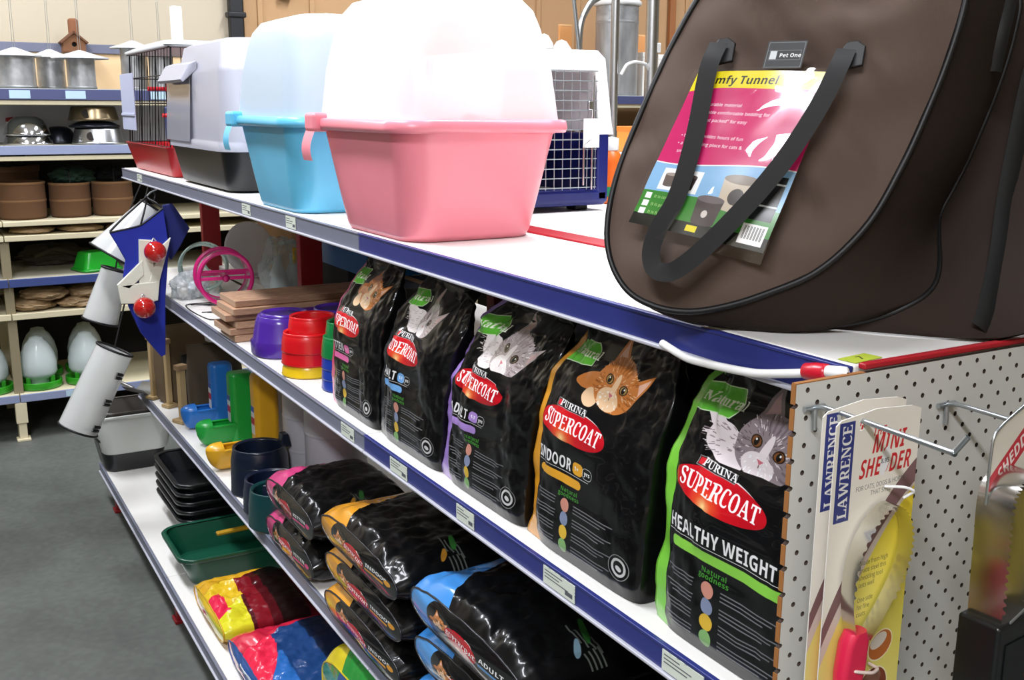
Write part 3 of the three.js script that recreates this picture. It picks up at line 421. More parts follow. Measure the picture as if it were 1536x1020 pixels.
{
  const plain = canvasTex(128, 128, (g, w, h) => { g.fillStyle = '#0b0b0c'; g.fillRect(0, 0, w, h); g.fillStyle = '#6cc03c'; g.fillRect(0, 0, w * .4, h * .12); });
  foodBag({ pos: [.245, S2 + .001, -.17], ry: QT, W: .24, D: .08, H: .345, seed: 33, lean: .0, accent: 0x78c83c, tex: plain, label: 'green-sided black food bag hidden behind the HEALTHY WEIGHT bag' });
  foodBag({ pos: [.245, S2 + .001, -.74], ry: QT, W: .24, D: .08, H: .345, seed: 38, lean: .02, accent: 0x7d5c98, tex: canvasTex(64, 64, (g, w, h) => { g.fillStyle = '#5b3f6e'; g.fillRect(0, 0, w, h); g.fillStyle = '#0b0b0c'; g.fillRect(0, h * .2, w, h); }), label: 'dark purple-topped food bag behind the crinkled ADULT bag' });
}
// ---------------------------------------------------------------- pillow bags lying with one end to the aisle
function lyingBag(o) { // local: length along -z from the end at z = 0, width x, height y, rests on y = 0
  const t = thing(o.name || 'pet_food_bag', o.label, o.cat || 'food bag', o.pos, o.ry ?? QT, o.group);
  const W = o.W, L = o.L, H = o.H, sd = o.seed, bias = o.seam ?? .45;
  const prof = k => { const q = k < .12 ? .62 + .38 * Math.sin(k / .12 * Math.PI / 2) : k > .8 ? Math.max(.12, Math.cos((k - .8) / .2 * 1.45)) : 1; return q; };
  const P = (a, k) => {
    const c = Math.cos(a), s = Math.sin(a), q = prof(k), pinch = k < .1 ? 1 - .04 * (1 - k / .1) : 1;
    const ax = Math.sign(c) * Math.pow(Math.abs(c), .8), as = Math.sign(s) * Math.pow(Math.abs(s), .8);
    let x = W / 2 * pinch * ax, y = s > 0 ? H * (1 - bias) * as * q : H * bias * Math.max(-1, as * 1.25) * (s < 0 ? Math.max(q, .75) : 1);
    const n = crease(x * 1.2 + sd, k * L + sd, sd) * (o.amp || 1.8) * (k < .3 ? Math.min(1, .4 + k * 8) : Math.max(.35, 1 - (k - .3) * 1.6)); if (s > 0) y += n * s; 
    return V3(x, y + H * bias, -k * L);
  };
  const sec = (f0, f1, nu, nv, uvf) => sheet((u, k) => { const a0 = f0(k), a1 = f1(k); return P(a0 + (a1 - a0) * u, k); }, nu, nv, uvf);
  const topM = phys(0xffffff, .3, { map: o.top, specularIntensity: .25, clearcoat: .3, clearcoatRoughness: .05, side: THREE.DoubleSide }), col = phys(o.accent, .27, { clearcoat: .6, clearcoatRoughness: .12, side: THREE.DoubleSide }), blk = phys(o.base ?? 0x0a0a0c, .3, { specularIntensity: .4, clearcoat: .45, clearcoatRoughness: .06, side: THREE.DoubleSide });
  const PI = Math.PI, edge = k => PI * (o.gus ?? .56) + PI * .3 * k, low = () => PI * 1.12;
  part('top_film', sec(edge, () => -PI * .06, 70, 64, (u, k) => [u, 1 - k]), topM, t);
  part('side_gusset', sec(low, edge, 14, 36), col, t).userData.label = 'coloured side fold';
  part('base_film', sec(() => PI * 1.94, low, 20, 24), blk, t);
  // lens-shaped end panel with the small print
  const ringA = []; for (let i = 0; i < 48; i++) ringA.push(P(i / 48 * PI * 2, 0));
  const cen = V3(0, H * bias + .1 * H, 0), rings = [1, .8, .55, .28].map((k, j) => ringA.map(p => V3(cen.x + (p.x - cen.x) * k, cen.y + (p.y - cen.y) * k, .012 * (1 - k * k) + (j ? crease(p.x * k + sd, p.y * k, sd + 2) * .4 : 0))));
  const eg = loft(rings, { cap1: true }); { const p = eg.attributes.position, u = eg.attributes.uv; let y0 = 1e9, y1 = -1e9; ringA.forEach(q => { y0 = Math.min(y0, q.y); y1 = Math.max(y1, q.y); }); for (let i = 0; i < p.count; i++) u.setXY(i, (p.getX(i) + W / 2) / W, (p.getY(i) - y0) / (y1 - y0)); }
  part('end_panel', eg, phys(0xffffff, .2, { map: o.end, clearcoat: .7, clearcoatRoughness: .1, side: THREE.DoubleSide }), t);
  part('seam', tube(ringA, .0022, 90, 5, true), phys(o.seamCol ?? 0x2a2a2e, .25), t);
  return t;
}
const endTex = (acc, name, cat) => canvasTex(512, 192, (g, w, h) => {
  g.fillStyle = acc; g.fillRect(0, 0, w, h);
  g.fillStyle = '#0c0c0d'; g.beginPath(); g.moveTo(w * .26, h * .1); g.bezierCurveTo(w * .16, h * .5, w * .24, h * .85, w * .32, h); g.lineTo(w, h); g.lineTo(w, 0); g.lineTo(w * .35, 0); g.fill();
  if (cat) { drawCat(g, w * .34, h * .45, 30, cat); ellipseLogo(g, w * .52, h * .52, w * .26, h * .5, 28, 'SUPERCOAT', false); g.fillStyle = '#eee'; g.font = 'bold 28px sans-serif'; g.fillText(name, w * .67, h * .5); g.fillStyle = acc; g.fillRect(w * .66, h * .56, w * .19, 14); g.beginPath(); g.arc(w * .89, h * .5, 16, 0, 7); g.fill(); }
});
const topTex = (leaf) => canvasTex(256, 256, (g, w, h) => { g.fillStyle = '#0a0a0b'; g.fillRect(0, 0, w, h); g.fillStyle = '#5a5f58'; for (let i = 0; i < 4; i++) { g.fillRect(120 + i * 10, 110 + i * 7, 34, 3); g.fillRect(170, 104 + i * 8, 40, 3); } g.fillStyle = leaf; g.beginPath(); g.ellipse(160, 100, 18, 6, -.5, 0, 7); g.fill(); g.fillStyle = '#2f6b2c'; g.beginPath(); g.ellipse(140, 130, 20, 6, -.4, 0, 7); g.fill(); g.strokeStyle = '#444'; g.lineWidth = 5; g.beginPath(); g.arc(215, 205, 12, 0, 7); g.stroke(); });
const tOr = topTex('#b8802a'), tBl = topTex('#7a98a8');
const eO = endTex('#e09a24', 'INDOOR', GINGER), eB = endTex('#4f9be0', 'ADULT', GINGER), eP = endTex('#d8407e', 'KITTEN', GINGER);
const stack = (n, x, z, W, L, H, y0, f) => { for (let i = 0; i < n; i++) lyingBag({ pos: [x - i * .004 + (i % 2) * .006, y0 + i * (H - .002) + .001, z + ((i * 7) % 3 - 1) * .008], W, L, H, ...f(i) }); };
const lv = ['bottom', 'middle', 'top'];
stack(2, .06, -1.70, .37, .275, .104, S3, i => ({ seed: 41 + i * 3, seam: .43, accent: 0xcf3f7c, top: tOr, end: eP, group: 'pink-edged bags lying on the third shelf', label: ['lower pink-edged black food bag lying beside the teal bowl', 'upper pink-edged black food bag lying beside the dark bowls'][i] }));
stack(3, .05, -1.215, .42, .285, .094, S3, i => ({ seed: 51 + i * 3, seam: .4, accent: 0xe09a20, top: tOr, end: eO, group: 'orange-edged bags lying on the third shelf', label: `${lv[i]} of three orange-edged black food bags lying in a stack` }));
stack(3, .055, -.76, .42, .28, .102, S3, i => ({ seed: 63 + i * 3, seam: .4, accent: 0x3f8fdc, top: tBl, end: eB, group: 'blue-edged bags lying on the third shelf', label: `${lv[i]} of three blue-edged black food bags lying in a stack` }));
{
  const redTop = canvasTex(512, 512, (g, w, h) => { g.fillStyle = '#0a0a0b'; g.fillRect(0, 0, w, h); ellipseLogo(g, w * .5, h * .75, w * .6, h * .2, 62, 'SUPERCOAT', true); });
  stack(2, .075, -.29, .4, .275, .11, S3, i => ({ seed: 75 + i * 3, accent: 0x101012, top: redTop, end: endTex('#101012', 'ADULT', PALE), label: ['lower all-black food bag lying nearest the pegboard end', 'upper all-black food bag with a red oval, nearest the pegboard end'][i] }));
}
// packs on the base shelf
{
  const pack = (o) => lyingBag({ name: 'pet_food_pack', cat: 'food pack', H: .1, L: .3, W: .3, amp: 1.5, seam: .5, ...o });
  const pt = (bg, fn) => canvasTex(256, 256, (g, w, h) => { g.fillStyle = bg; g.fillRect(0, 0, w, h); fn(g, w, h); });
  const yr = pt('#d8b424', (g, w, h) => { g.fillStyle = '#d81f48'; g.fillRect(0, h * .35, w * .55, h * .65); g.fillStyle = '#d6d02a'; g.fillRect(w * .55, h * .2, w * .45, h * .8); g.fillStyle = '#efe6a0'; g.fillRect(w * .3, h * .2, w * .2, h * .2); });
  const yrT = pt('#4a0d15', (g, w, h) => { g.fillStyle = '#d8b424'; g.fillRect(0, 0, w * .3, h * .34); g.fillStyle = '#d6d02a'; g.fillRect(w * .3, 0, w * .7, h * .3); g.fillStyle = '#d81f48'; g.fillRect(w * .1, 0, w * .35, h * .14); g.fillStyle = '#7a1420'; g.fillRect(0, h * .34, w, h * .16); g.fillStyle = '#1a0d0d'; g.fillRect(0, h * .6, w, h * .3); });
  const bf = pt('#1c4f94', (g, w, h) => { g.fillStyle = '#e02848'; g.beginPath(); g.moveTo(0, h * .2); g.lineTo(w * .6, h * .55); g.lineTo(w * .7, h); g.lineTo(0, h); g.fill(); g.fillStyle = '#e8eef4'; g.fillRect(w * .4, h * .2, w * .4, h * .12); });
  const bfT = pt('#1d3f72', (g, w, h) => { g.fillStyle = '#2a66b0'; g.fillRect(w * .2, 0, w * .8, h * .3); g.fillStyle = '#e02848'; g.beginPath(); g.moveTo(0, 0); g.lineTo(w * .5, 0); g.lineTo(w * .15, h * .3); g.lineTo(0, h * .3); g.fill(); g.fillStyle = '#14213a'; g.fillRect(0, h * .6, w, h * .4); });
  const yg = pt('#d8c820', (g, w, h) => { g.fillStyle = '#2f8a3a'; g.fillRect(0, 0, w, h * .4); g.fillStyle = '#28508c'; g.fillRect(w * .35, 0, w, h * .5); g.fillStyle = '#5aa0dc'; g.beginPath(); g.moveTo(w * .2, h); g.lineTo(w * .4, h * .5); g.lineTo(w * .6, h); g.fill(); });
  const dr = pt('#6a0f18', (g, w, h) => { g.fillStyle = '#15100f'; g.fillRect(0, h * .2, w, h * .3); g.fillStyle = '#c9bdb4'; g.fillRect(w * .2, h * .6, w * .25, h * .1); });
  pack({ pos: [-.07, BASE + .001, -2.03], W: .33, L: .26, H: .085, seed: 81, amp: 2.4, accent: 0xd8a41e, base: 0xcda022, top: yrT, end: yr, label: 'glossy yellow and crimson food pack at the front of the base shelf', seamCol: 0xc8a020 });
  pack({ pos: [-.07, BASE + .001, -1.65], W: .37, L: .28, H: .09, seed: 85, amp: 2.6, accent: 0xd02040, base: 0x1a3f78, top: bfT, end: bf, label: 'glossy blue and red food pack on the base shelf', seamCol: 0x28508c });
  pack({ pos: [.05, BASE + .001, -1.29], W: .36, L: .27, H: .22, seed: 89, accent: 0xd8c41c, base: 0xc8b418, top: yg, end: yg, label: 'yellow, green and blue food pack under the orange-edged bags', seamCol: 0xc8b418 });
  pack({ pos: [.218, BASE + .001, -1.9], W: .72, L: .13, H: .225, seed: 93, accent: 0x6a0f18, base: 0x240a0c, top: dr, end: dr, label: 'dark maroon food pack behind the yellow and crimson pack' });
  pack({ pos: [.0, BASE + .001, -.82], W: .42, L: .32, H: .2, seed: 97, accent: 0x6a0f18, base: 0x240a0c, top: dr, end: dr, label: 'maroon food pack on the base shelf below the blue-edged bags' });
}

// ---------------------------------------------------------------- small goods on the second shelf
const plast = (c, r = .3, o = {}) => phys(c, r, { clearcoat: .3, clearcoatRoughness: .2, ...o });
function bowl(name, label, color, pos, r, h, group, opts = {}) { // flared pet bowl, open top
  const t = thing(name, label, 'bowl', pos, opts.ry || 0, group), k = opts.flare ?? .14, m = plast(color, .28, ds);
  part('body', lathe([[.001, .004], [r * .7, .004], [r * .72, h * .14], [r * .78, h * .95], [r * .84, h], [r * .9, h * .985], [r * (1 - k * .3), h * .6], [r * .99, h * .08], [r, .003], [r * .97, 0], [.001, .001]], 48), m, t);
  part('rim', lathe([[r * .83, h - .002], [r * .86, h + .002], [r * .9, h + .001], [r * .915, h - .004], [r * .9, h - .007]], 48), m, t);
  return t;
}
{ // nested bowl stacks: only the visible walls and rims
  function nest(list, x, z, r, y0, group, dx = .0) {
    let y = y0; list.forEach(([c, label, h, sh], i) => { const b = bowl('pet_bowl', label, c, [x + (dx) * i, y, z], r - i * .0005, h, group); y += sh; });
  }
  nest([[0xe8c21a, 'yellow bowl at the bottom of the red bowl stack', .03, .027], [0xd4121c, 'red bowl directly on the yellow bowl', .045, .03], [0xd4121c, 'red bowl in the middle of the red stack', .045, .028]], .135, -1.715, .068, S2 + .001, 'red and yellow stacked bowls');
  bowl('pet_bowl', 'topmost red bowl, tilted back on the red stack', 0xd4121c, [.155, S2 + .084, -1.745], .06, .05, 'red and yellow stacked bowls');
  nest([[0x1c3a9a, 'lowest blue bowl under the green bowls', .045, .024], [0x1c3a9a, 'second blue bowl in the green and blue stack', .045, .024], [0x1c3a9a, 'upper blue bowl just below the green bowls', .045, .026], [0x0e7a3c, 'lower green bowl on the blue bowls', .046, .026]], .165, -1.545, .06, S2 + .001, 'green and blue stacked bowls');
  bowl('pet_bowl', 'topmost green bowl of the green and blue stack', 0x0e7a3c, [.178, S2 + .101, -1.56], .056, .05, 'green and blue stacked bowls');
  const t = thing('double_bowl', 'shiny purple double feeding bowl beside the red bowls', 'bowl', [.225, S2 + .001, -1.955]);
  const m = plast(0x4a2596, .22);
  const R = (w, d, r, y, cx = 0) => rr(w, d, r, y, cx, 0, 10);
  part('body', loft([R(.3, .15, .06, 0), R(.314, .165, .07, .004), R(.316, .167, .07, .035), R(.306, .157, .07, .04), R(.29, .142, .065, .085), R(.278, .13, .06, .1), R(.27, .12, .058, .1)], { cap0: true, cap1: true }), m, t);
  for (const x of [-.072, .072]) { const b = part('dish', lathe([[.05, .1005], [.056, .108], [.06, .107], [.063, .101]], 40, x, 0, 0), m, t); part('well', lathe([[.001, .1015], [.05, .1015]], 32, x, 0, 0), plast(0x2a1460, .3), b); }
}
{ // planks
  const cols = [[1, 1, 1], [.93, .9, .88], [1.02, 1, .97], [.9, .88, .88], [.98, .95, .92], [.88, .86, .84], [.95, .92, .9]];
  const dx = [.01, -.004, .014, -.01, .004, .016, .006];
  for (let i = 0; i < 6; i++) {
    const m = mat(0xffffff, .75, { map: woodT, color: new THREE.Color(...cols[i]) });
    const words = ['lowest', 'second lowest', 'third from the bottom', 'third from the top', 'second from the top', 'topmost'][i];
    const t = thing('wooden_plank', `${words} of the flat brown planks stacked on the second shelf`, 'plank', [.29 + dx[i], S2 + .001 + i * .0188, -2.2 - (i % 2) * .012], .02 * ((i * 5) % 3 - 1), 'brown planks stacked on the second shelf');
    part('board', box(.46, .0178, .16, 0, .009, 0, .0025), m, t);
    part('end_grain', box(.0012, .0165, .157, -.2305, .009, 0, .0004), mat(0xb99a80, .85), t);
  }
}
function torus(R, r, x, y, z, seg = 48) { const g = new THREE.TorusGeometry(R, r, 10, seg); g.translate(x, y, z); return g; }
{ // hamster wheels
  const t = thing('exercise_wheel', 'magenta and clear hamster exercise wheel lying by the planks', 'wheel', [.2, S2 + .09, -2.72], -.12);
  const pk = plast(0xc91a72, .3);
  for (const z of [-.055, .045]) { const r = part('ring', torus(.083, .007, 0, 0, z), pk, t); part('spoke', box(.16, .011, .008, 0, 0, z, .003), pk, r); if (z > 0) part('spoke', box(.16, .008, .007, 0, .022, z - .01, .003), pk, r); }
  part('drum', lathe([[.079, -.055], [.079, .045]], 40).rotateX(Math.PI / 2), phys(0xe6e2e4, .2, { transmission: .75, thickness: 0, ior: 1.2, side: THREE.DoubleSide }), t);
  part('hub', lathe([[.001, -.06], [.012, -.06], [.012, .05], [.001, .05]], 20).rotateX(Math.PI / 2), pk, t);
  const g = thing('exercise_wheel', 'pale green rung hamster wheel behind the magenta wheel', 'wheel', [.2, S2 + .088, -2.98], -.35);
  const pg = plast(0xb9d2c6, .4);
  for (const z of [-.025, .025]) part('ring', torus(.078, .0045, 0, 0, z), pg, g);
  for (let i = 0; i < 30; i++) { const a = i * Math.PI / 15; part('rung', rod([.078 * Math.cos(a), .078 * Math.sin(a), -.025], [.078 * Math.cos(a), .078 * Math.sin(a), .025], .002, 6), pg, g); }
  part('stand', [rod([0, 0, -.035], [-.05, -.084, -.035], .004), rod([0, 0, -.035], [.05, -.084, -.035], .004), rod([-.05, -.0845, -.035], [-.05, -.0845, .03], .0035), rod([.05, -.0845, -.035], [.05, -.0845, .03], .0035)], pg, g);
}
function crumple(name, label, cat, pos, rx, ry, rz, m, seed, amp = .25, pname = 'film') { // crumpled plastic bag, lump with sharp folds
  const t = thing(name, label, cat, pos); const g = new THREE.IcosahedronGeometry(1, 14); const p = g.attributes.position; const q = V3(0, 0, 0);
  for (let i = 0; i < p.count; i++) { q.fromBufferAttribute(p, i); let k = 1 + amp * noise(q.x * 2 + seed, q.y * 2, q.z * 2) - amp * .9 * Math.abs(noise(q.x * 4.5, q.y * 4.5 + seed, q.z * 4.5)); let y = q.y * ry * k; y = Math.max(y, -ry * .7); p.setXYZ(i, q.x * rx * k, y + ry * .7, q.z * rz * k); }
  g.deleteAttribute('uv'); g.deleteAttribute('normal'); const mg = mergeVertices(g, 1e-5); mg.computeVertexNormals(); part(pname, mg, m, t); return t;
}
const clearFilm = (c, tr = .55) => phys(c, .12, { transmission: tr, thickness: 0, ior: 1.3, side: THREE.DoubleSide });
{
  const a = crumple('bagged_bottles', 'crumpled clear bag of pale bottles beside the red post', 'bag', [.375, S2 + .001, -2.62], .08, .13, .07, clearFilm(0xe6eeee, .8), 3, .3);
  for (const [x, z] of [[-.03, .01], [.03, -.01]]) part('bottle', lathe([[.001, .004], [.026, .004], [.027, .1], [.014, .13], [.012, .16], [.001, .162]], 24, x, 0, z), plast(0xbfc8c8, .35), a);
  part('yellow_insert', box(.07, .05, .006, .045, .16, .03, .002, .3), mat(0xe0bd1c, .5), a);
  const b = crumple('bagged_toys', 'small silvery bag of white toys behind the magenta wheel', 'bag', [.125, S2 + .001, -2.88], .06, .055, .06, clearFilm(0xeef2f4, .7), 9, .4);
  for (let i = 0; i < 5; i++) part('toy', new THREE.SphereGeometry(.017, 16, 12).translate(Math.cos(i * 1.3) * .026, .022 + (i % 2) * .02, Math.sin(i * 1.3) * .026), plast([0xe9e6e0, 0xcfd6dc, 0xd8d0c4][i % 3], .5), b);
  const w = thing('wire_stand', 'thin dark wire stand lying flat in front of the magenta wheel', 'stand', [.16, S2 + .003, -2.58]);
  for (let i = 0; i < 4; i++) part('rail', rod([-.07, .002 + (i % 2) * .012, -.14 + i * .07], [.09, .002, -.1 + i * .07], .0016, 6), M.wire, w);
  part('frame', tube([[-.08, 0, -.16], [.1, 0, -.13], [.09, .02, .14], [-.07, 0, .12]], .0018, 60, 6, true), M.wire, w);
  // stock on the far side, seen between the shelves
  const carton = (name, label, pos, w_, h, d, c, ry = 0) => { const t = thing(name, label, 'box', pos, ry); part('carton', box(w_, h, d, 0, h / 2, 0, .003), c, t); part('tape', box(.03, .0015, d * 1.002, 0, h, 0, 0), mat(0x8f6c42, .5), t); return t; };
  carton('cardboard_box', 'brown cardboard box on the far side, behind the pale green wheel', [.645, S2 + .001, -3.25], .22, .24, .42, M.card);
  carton('cardboard_box', 'dark carton behind the crumpled clear bag of bottles', [.62, S2 + .001, -2.62], .22, .13, .4, mat(0x23211f, .7));
  const tub = thing('storage_tub', 'blue plastic tub pushed right under the top shelf', 'tub', [.64, S2 + .133, -2.45]);
  const R = (w2, d2, y) => rr(w2, d2, .03, y, 0, 0, 5);
  part('body', loft([R(.3, .5, 0), R(.33, .56, .09), R(.355, .59, .1), R(.355, .59, .108), R(.32, .55, .1), R(.28, .48, .008)], { cap0: true, cap1: true }), plast(0x1463ac, .35), tub);
  part('rim', loft([R(.36, .595, .095), R(.366, .6, .1), R(.362, .598, .111), R(.34, .57, .111)]), plast(0x1463ac, .35), tub);
  carton('cardboard_box', 'black carton with a flat lid under the blue tub', [.6, S2 + .001, -2.1], .2, .13, .22, mat(0x161618, .6));
  carton('small_box', 'little magenta box beside the red post', [.45, S2 + .001, -2.02], .06, .1, .08, mat(0x7a1c5e, .5));
  carton('small_box', 'little pale blue and white box beside the magenta one', [.44, S2 + .001, -1.9], .05, .09, .07, mat(0x9fc8e0, .5));
  carton('small_box', 'little mustard box right of the pale blue one', [.44, S2 + .001, -1.79], .05, .09, .08, mat(0xa8862a, .5));
  const pl = thing('plastic_disc', 'white oval plastic disc leaning behind the far red post', 'disc', [.42, S2 + .11, -3.2], .2);
  part('disc', lathe([[.001, 0], [.085, 0], [.098, .006], [.1, .012], [.09, .012], [.001, .006]], 40).rotateX(Math.PI / 2 - .2), mat(0xe4e4e6, .4), pl); part('stand', box(.06, .02, .06, 0, -.1, -.01, .004), M.white, pl);
  [[S2, -.18, .3, 'dark carton added to block light behind the HEALTHY WEIGHT bag'], [S2, -.55, .31, 'dark carton added to block light behind the INDOOR bag'], [S2, -.93, .3, 'dark carton on the far side behind the purple-barred bag'], [S2, -1.3, .24, 'dark carton added to block light behind the KITTEN bag'], [S3, -.3, .4, 'tall dark carton added to block light behind the all-black lying bags'], [S3, -.72, .4, 'tall dark carton added to block light behind the blue-edged bags'], [S3, -1.16, .4, 'tall dark carton added to block light behind the orange-edged bags'], [S3, -1.62, .3, 'dark carton added to block light behind the pink-edged bags'], [BASE, -.5, .25, 'dark carton added low down to block light behind the maroon pack'], [BASE, -1.2, .25, 'dark carton added low down to block light behind the yellow and green pack'], [BASE, -1.9, .25, 'dark carton added low down to block light behind the maroon pack end'], [BASE, -2.6, .25, 'dark carton added low down to block light behind the black tray stack'], [BASE, -3.27, .25, 'dark carton added low down to block light behind the off-white basin']].forEach(([y, z, h, l], i) => carton('cardboard_box', l, [l.includes('KITTEN') ? .69 : .58, y + .001, z], .3, h, y === BASE ? .62 : .34, mat([0x1c1a1a, 0x221d19, 0x15161a][i % 3], .8)));  // dark cartons added to block light and blacken the gaps between bags
  for (let i = 0; i < 3; i++) { const t = thing('pale_slat', ['bottom', 'middle', 'top'][i] + ' pale wooden slat behind the brown planks', 'slat', [.45, S2 + .001 + i * .021, -1.83 + .0 * i], .0); t.position.set(.46, S2 + .001 + i * .02, -1.5); part('board', box(.11, .019, .4, i * .004, .0095, 0, .002), mat(0xc9b693, .7), t); part('end_face', box(.108, .017, .001, i * .004, .0095, .2, 0), mat(0xd6c6a6, .8), t); }
}

// ---------------------------------------------------------------- third shelf
function bootFeeder(c, label, z, h, x1, x0 = .08) {
  const t = thing('boot_feeder', label, 'feeder', [0, S3 + .001, z], 0, 'boot-shaped plastic feeders'); const m = plast(c, .35, ds);
  const w = .066; // toe x, upright from x1 to x1 + .07
  const R = (cx, w2, d2, r, y) => rr(w2, d2, r, y, cx, 0, 6);
  part('upright', loft([R(x1 + .037, .078, w, .02, .0), R(x1 + .037, .078, w, .02, h - .012), R(x1 + .037, .072, w - .006, .018, h - .002), R(x1 + .037, .06, w - .016, .014, h)], { cap0: true, cap1: true }), m, t);
  const prof = []; // open trough: half tube with rounded toe
  const L = x1 - x0 + .02;
  const trough = sheet((u, v) => { const a = Math.PI * (1 + u), k = v < .28 ? Math.sqrt(1 - Math.pow(1 - v / .28, 2)) : 1; return V3(x0 + L * v, .07 + Math.sin(a) * .068 * Math.max(k, .15), Math.cos(a) * w / 2 * k); }, 18, 28);
  part('trough', trough, m, t);
  part('toe', sheet((u, v) => { const a = Math.PI * u, b = v * Math.PI / 2; return V3(x0 + .05 - .05 * Math.cos(b), .068 + .026 * Math.sin(a) * Math.sin(b) * (1 - v * .2), Math.cos(a) * w / 2 * Math.sin(b)); }, 14, 10), m, t);
  for (const s of [-1, 1]) part('trough_lip', rod([x0 + .05, .07, s * w / 2], [x1 + .01, .07, s * w / 2], .004), m, t);
  const lab = canvasTex(64, 128, (g, w2, h2) => { g.fillStyle = '#d8dce4'; g.fillRect(0, 0, w2, h2); g.fillStyle = '#b8284c'; g.fillRect(0, h2 * .4, w2, h2 * .25); g.fillStyle = '#3a58a8'; g.fillRect(0, 0, w2, h2 * .2); });
  part('sticker', box(.0012, .09, .03, x1 - .0022, h * .5, 0, 0), mat(0xffffff, .5, { map: lab }), t);
  return t;
}
bootFeeder(0x1f6fc4, 'blue boot-shaped plastic feeder, furthest of the three', -2.93, .225, .185);
bootFeeder(0x17a03a, 'green boot-shaped plastic feeder between the blue and yellow ones', -2.72, .238, .195);
bootFeeder(0xe0a81c, 'yellow boot-shaped plastic feeder, nearest of the three', -2.46, .29, .2, .048);
bowl('feed_bowl', 'dark navy feed bowl beside the yellow boot feeder, lower of two', 0x101a2c, [.15, S3 + .001, -2.24], .085, .085, 'dark feed bowls', { flare: .1 });
{ const b = bowl('feed_bowl', 'dark navy feed bowl stacked on the one beside the yellow feeder', 0x101a2c, [.152, S3 + .052, -2.245], .084, .08, 'dark feed bowls', { flare: .1 }); part('spout', extr([[0, 0], [.03, 0], [.022, .035], [.008, .035]], .03, .002).translate(.06, .07, -.015), plast(0x101a2c, .35), b); }
bowl('feed_bowl', 'dark navy feed bowl in front of the teal bowl', 0x131c33, [.135, S3 + .001, -2.08], .08, .09, 'dark feed bowls', { flare: .1 });
bowl('feed_bowl', 'dark teal feed bowl touching the pink-edged bags', 0x0e3c3e, [.115, S3 + .001, -1.965], .078, .1, 'dark feed bowls', { flare: .1 });
for (let i = 0; i < 3; i++) {
  const t = thing('plastic_drum', ['far', 'middle', 'near'][i] + ' whitish plastic drum standing behind the dark feed bowls', 'drum', [i ? .325 : .37, S3 + .001, [-2.53, -2.27, -2.075][i]]);
  part('body', lathe([[.001, 0], [.08, 0], [.087, .012], [.087, .3], [.08, .325], [.001, .33]], 40), plast(0xbfbec4, .45), t); part('lid', lathe([[.089, .3], [.093, .304], [.093, .33], [.088, .338], [.001, .338]], 40), plast(0xc9c8cd, .45), t);
  for (const y of [.1, .2]) part('hoop', lathe([[.0865, y - .006], [.089, y], [.0865, y + .006]], 40), plast(0xbfbec4, .45), t);
}
{ // far end: sacks and sticks
  const sack = (label, pos, w, h, d, c, ry) => { const t = thing('paper_sack', label, 'sack', pos, ry); const R = (k, y) => rr(w * k, d * k, .03, y, 0, 0, 6).map(p => { p.x += .006 * noise(p.x * 30, y * 20, p.z * 30); p.z += .006 * noise(p.z * 30, y * 20, 4); return p; }); part('body', loft([R(.9, 0), R(1, .02), R(1.02, h * .5), R(.97, h * .85), rr(w * .98, .02, .008, h, 0, 0, 6)], { cap0: true, cap1: true }), c, t); part('fold', box(w, .03, .012, 0, h - .01, 0, .004), c, t); return t; };
  sack('brown paper sack standing at the far end of the third shelf', [.2, S3 + .001, -3.34], .22, .29, .12, mat(0x6f5c44, .85), .2);
  sack('darker brown sack behind the blue boot feeder', [.24, S3 + .001, -3.08], .19, .26, .11, mat(0x4d4132, .85), -.1);
  sack('short black sack beside the wooden perches', [.2, S3 + .001, -3.205], .1, .2, .07, mat(0x1d1a18, .7), .1);
  for (const [x, z, h, w, lab] of [[.085, -3.4, .24, .022, 'pale wooden perch leaning at the far end, left one'], [.11, -3.03, .2, .026, 'pale wooden perch nearer the blue boot feeder'], [.11, -3.25, .25, .02, 'pale wooden perch against the brown paper sack']]) { const t = thing('wooden_perch', lab, 'perch', [x, S3 + .001, z], .4); part('stick', box(w, h, w * .8, 0, h / 2, 0, .003), mat(0xc2a678, .75), t); part('foot', box(w * 2.2, .012, w * 2.2, 0, .006, 0, .002), mat(0xb2986c, .75), t); part('cap', box(w * 1.5, .02, w * 1.2, 0, h, 0, .004), mat(0xa98a66, .6), t); }
  const bk = thing('white_bucket', 'white plastic bucket on the sacks under the second shelf', 'bucket', [.27, S3 + .275, -3.08]);
  part('body', lathe([[.001, 0], [.055, 0], [.07, .13], [.074, .135], [.068, .135], [.053, .008], [.001, .006]], 32), M.white, bk); part('handle', tube([[-.068, .12, 0], [-.05, .15, .04], [0, .16, .05], [.05, .15, .04], [.068, .12, 0]], .002), M.zinc, bk);
  const cl = thing('metal_scoop', 'silver metal scoop sticking out at the far corner of the third shelf', 'scoop', [.06, S3 + .003, -3.48], .5);
  part('pan', sheet((u, v) => V3((u - .5) * .1, .002 + .03 * Math.pow(u * 2 - 1, 2), (v - .5) * .13), 12, 6), mat(0xcfd2d4, .25, { metalness: 1, side: THREE.DoubleSide }), cl); part('handle', rod([0, .012, -.06], [0, .03, -.15], .008), M.steel, cl);
}
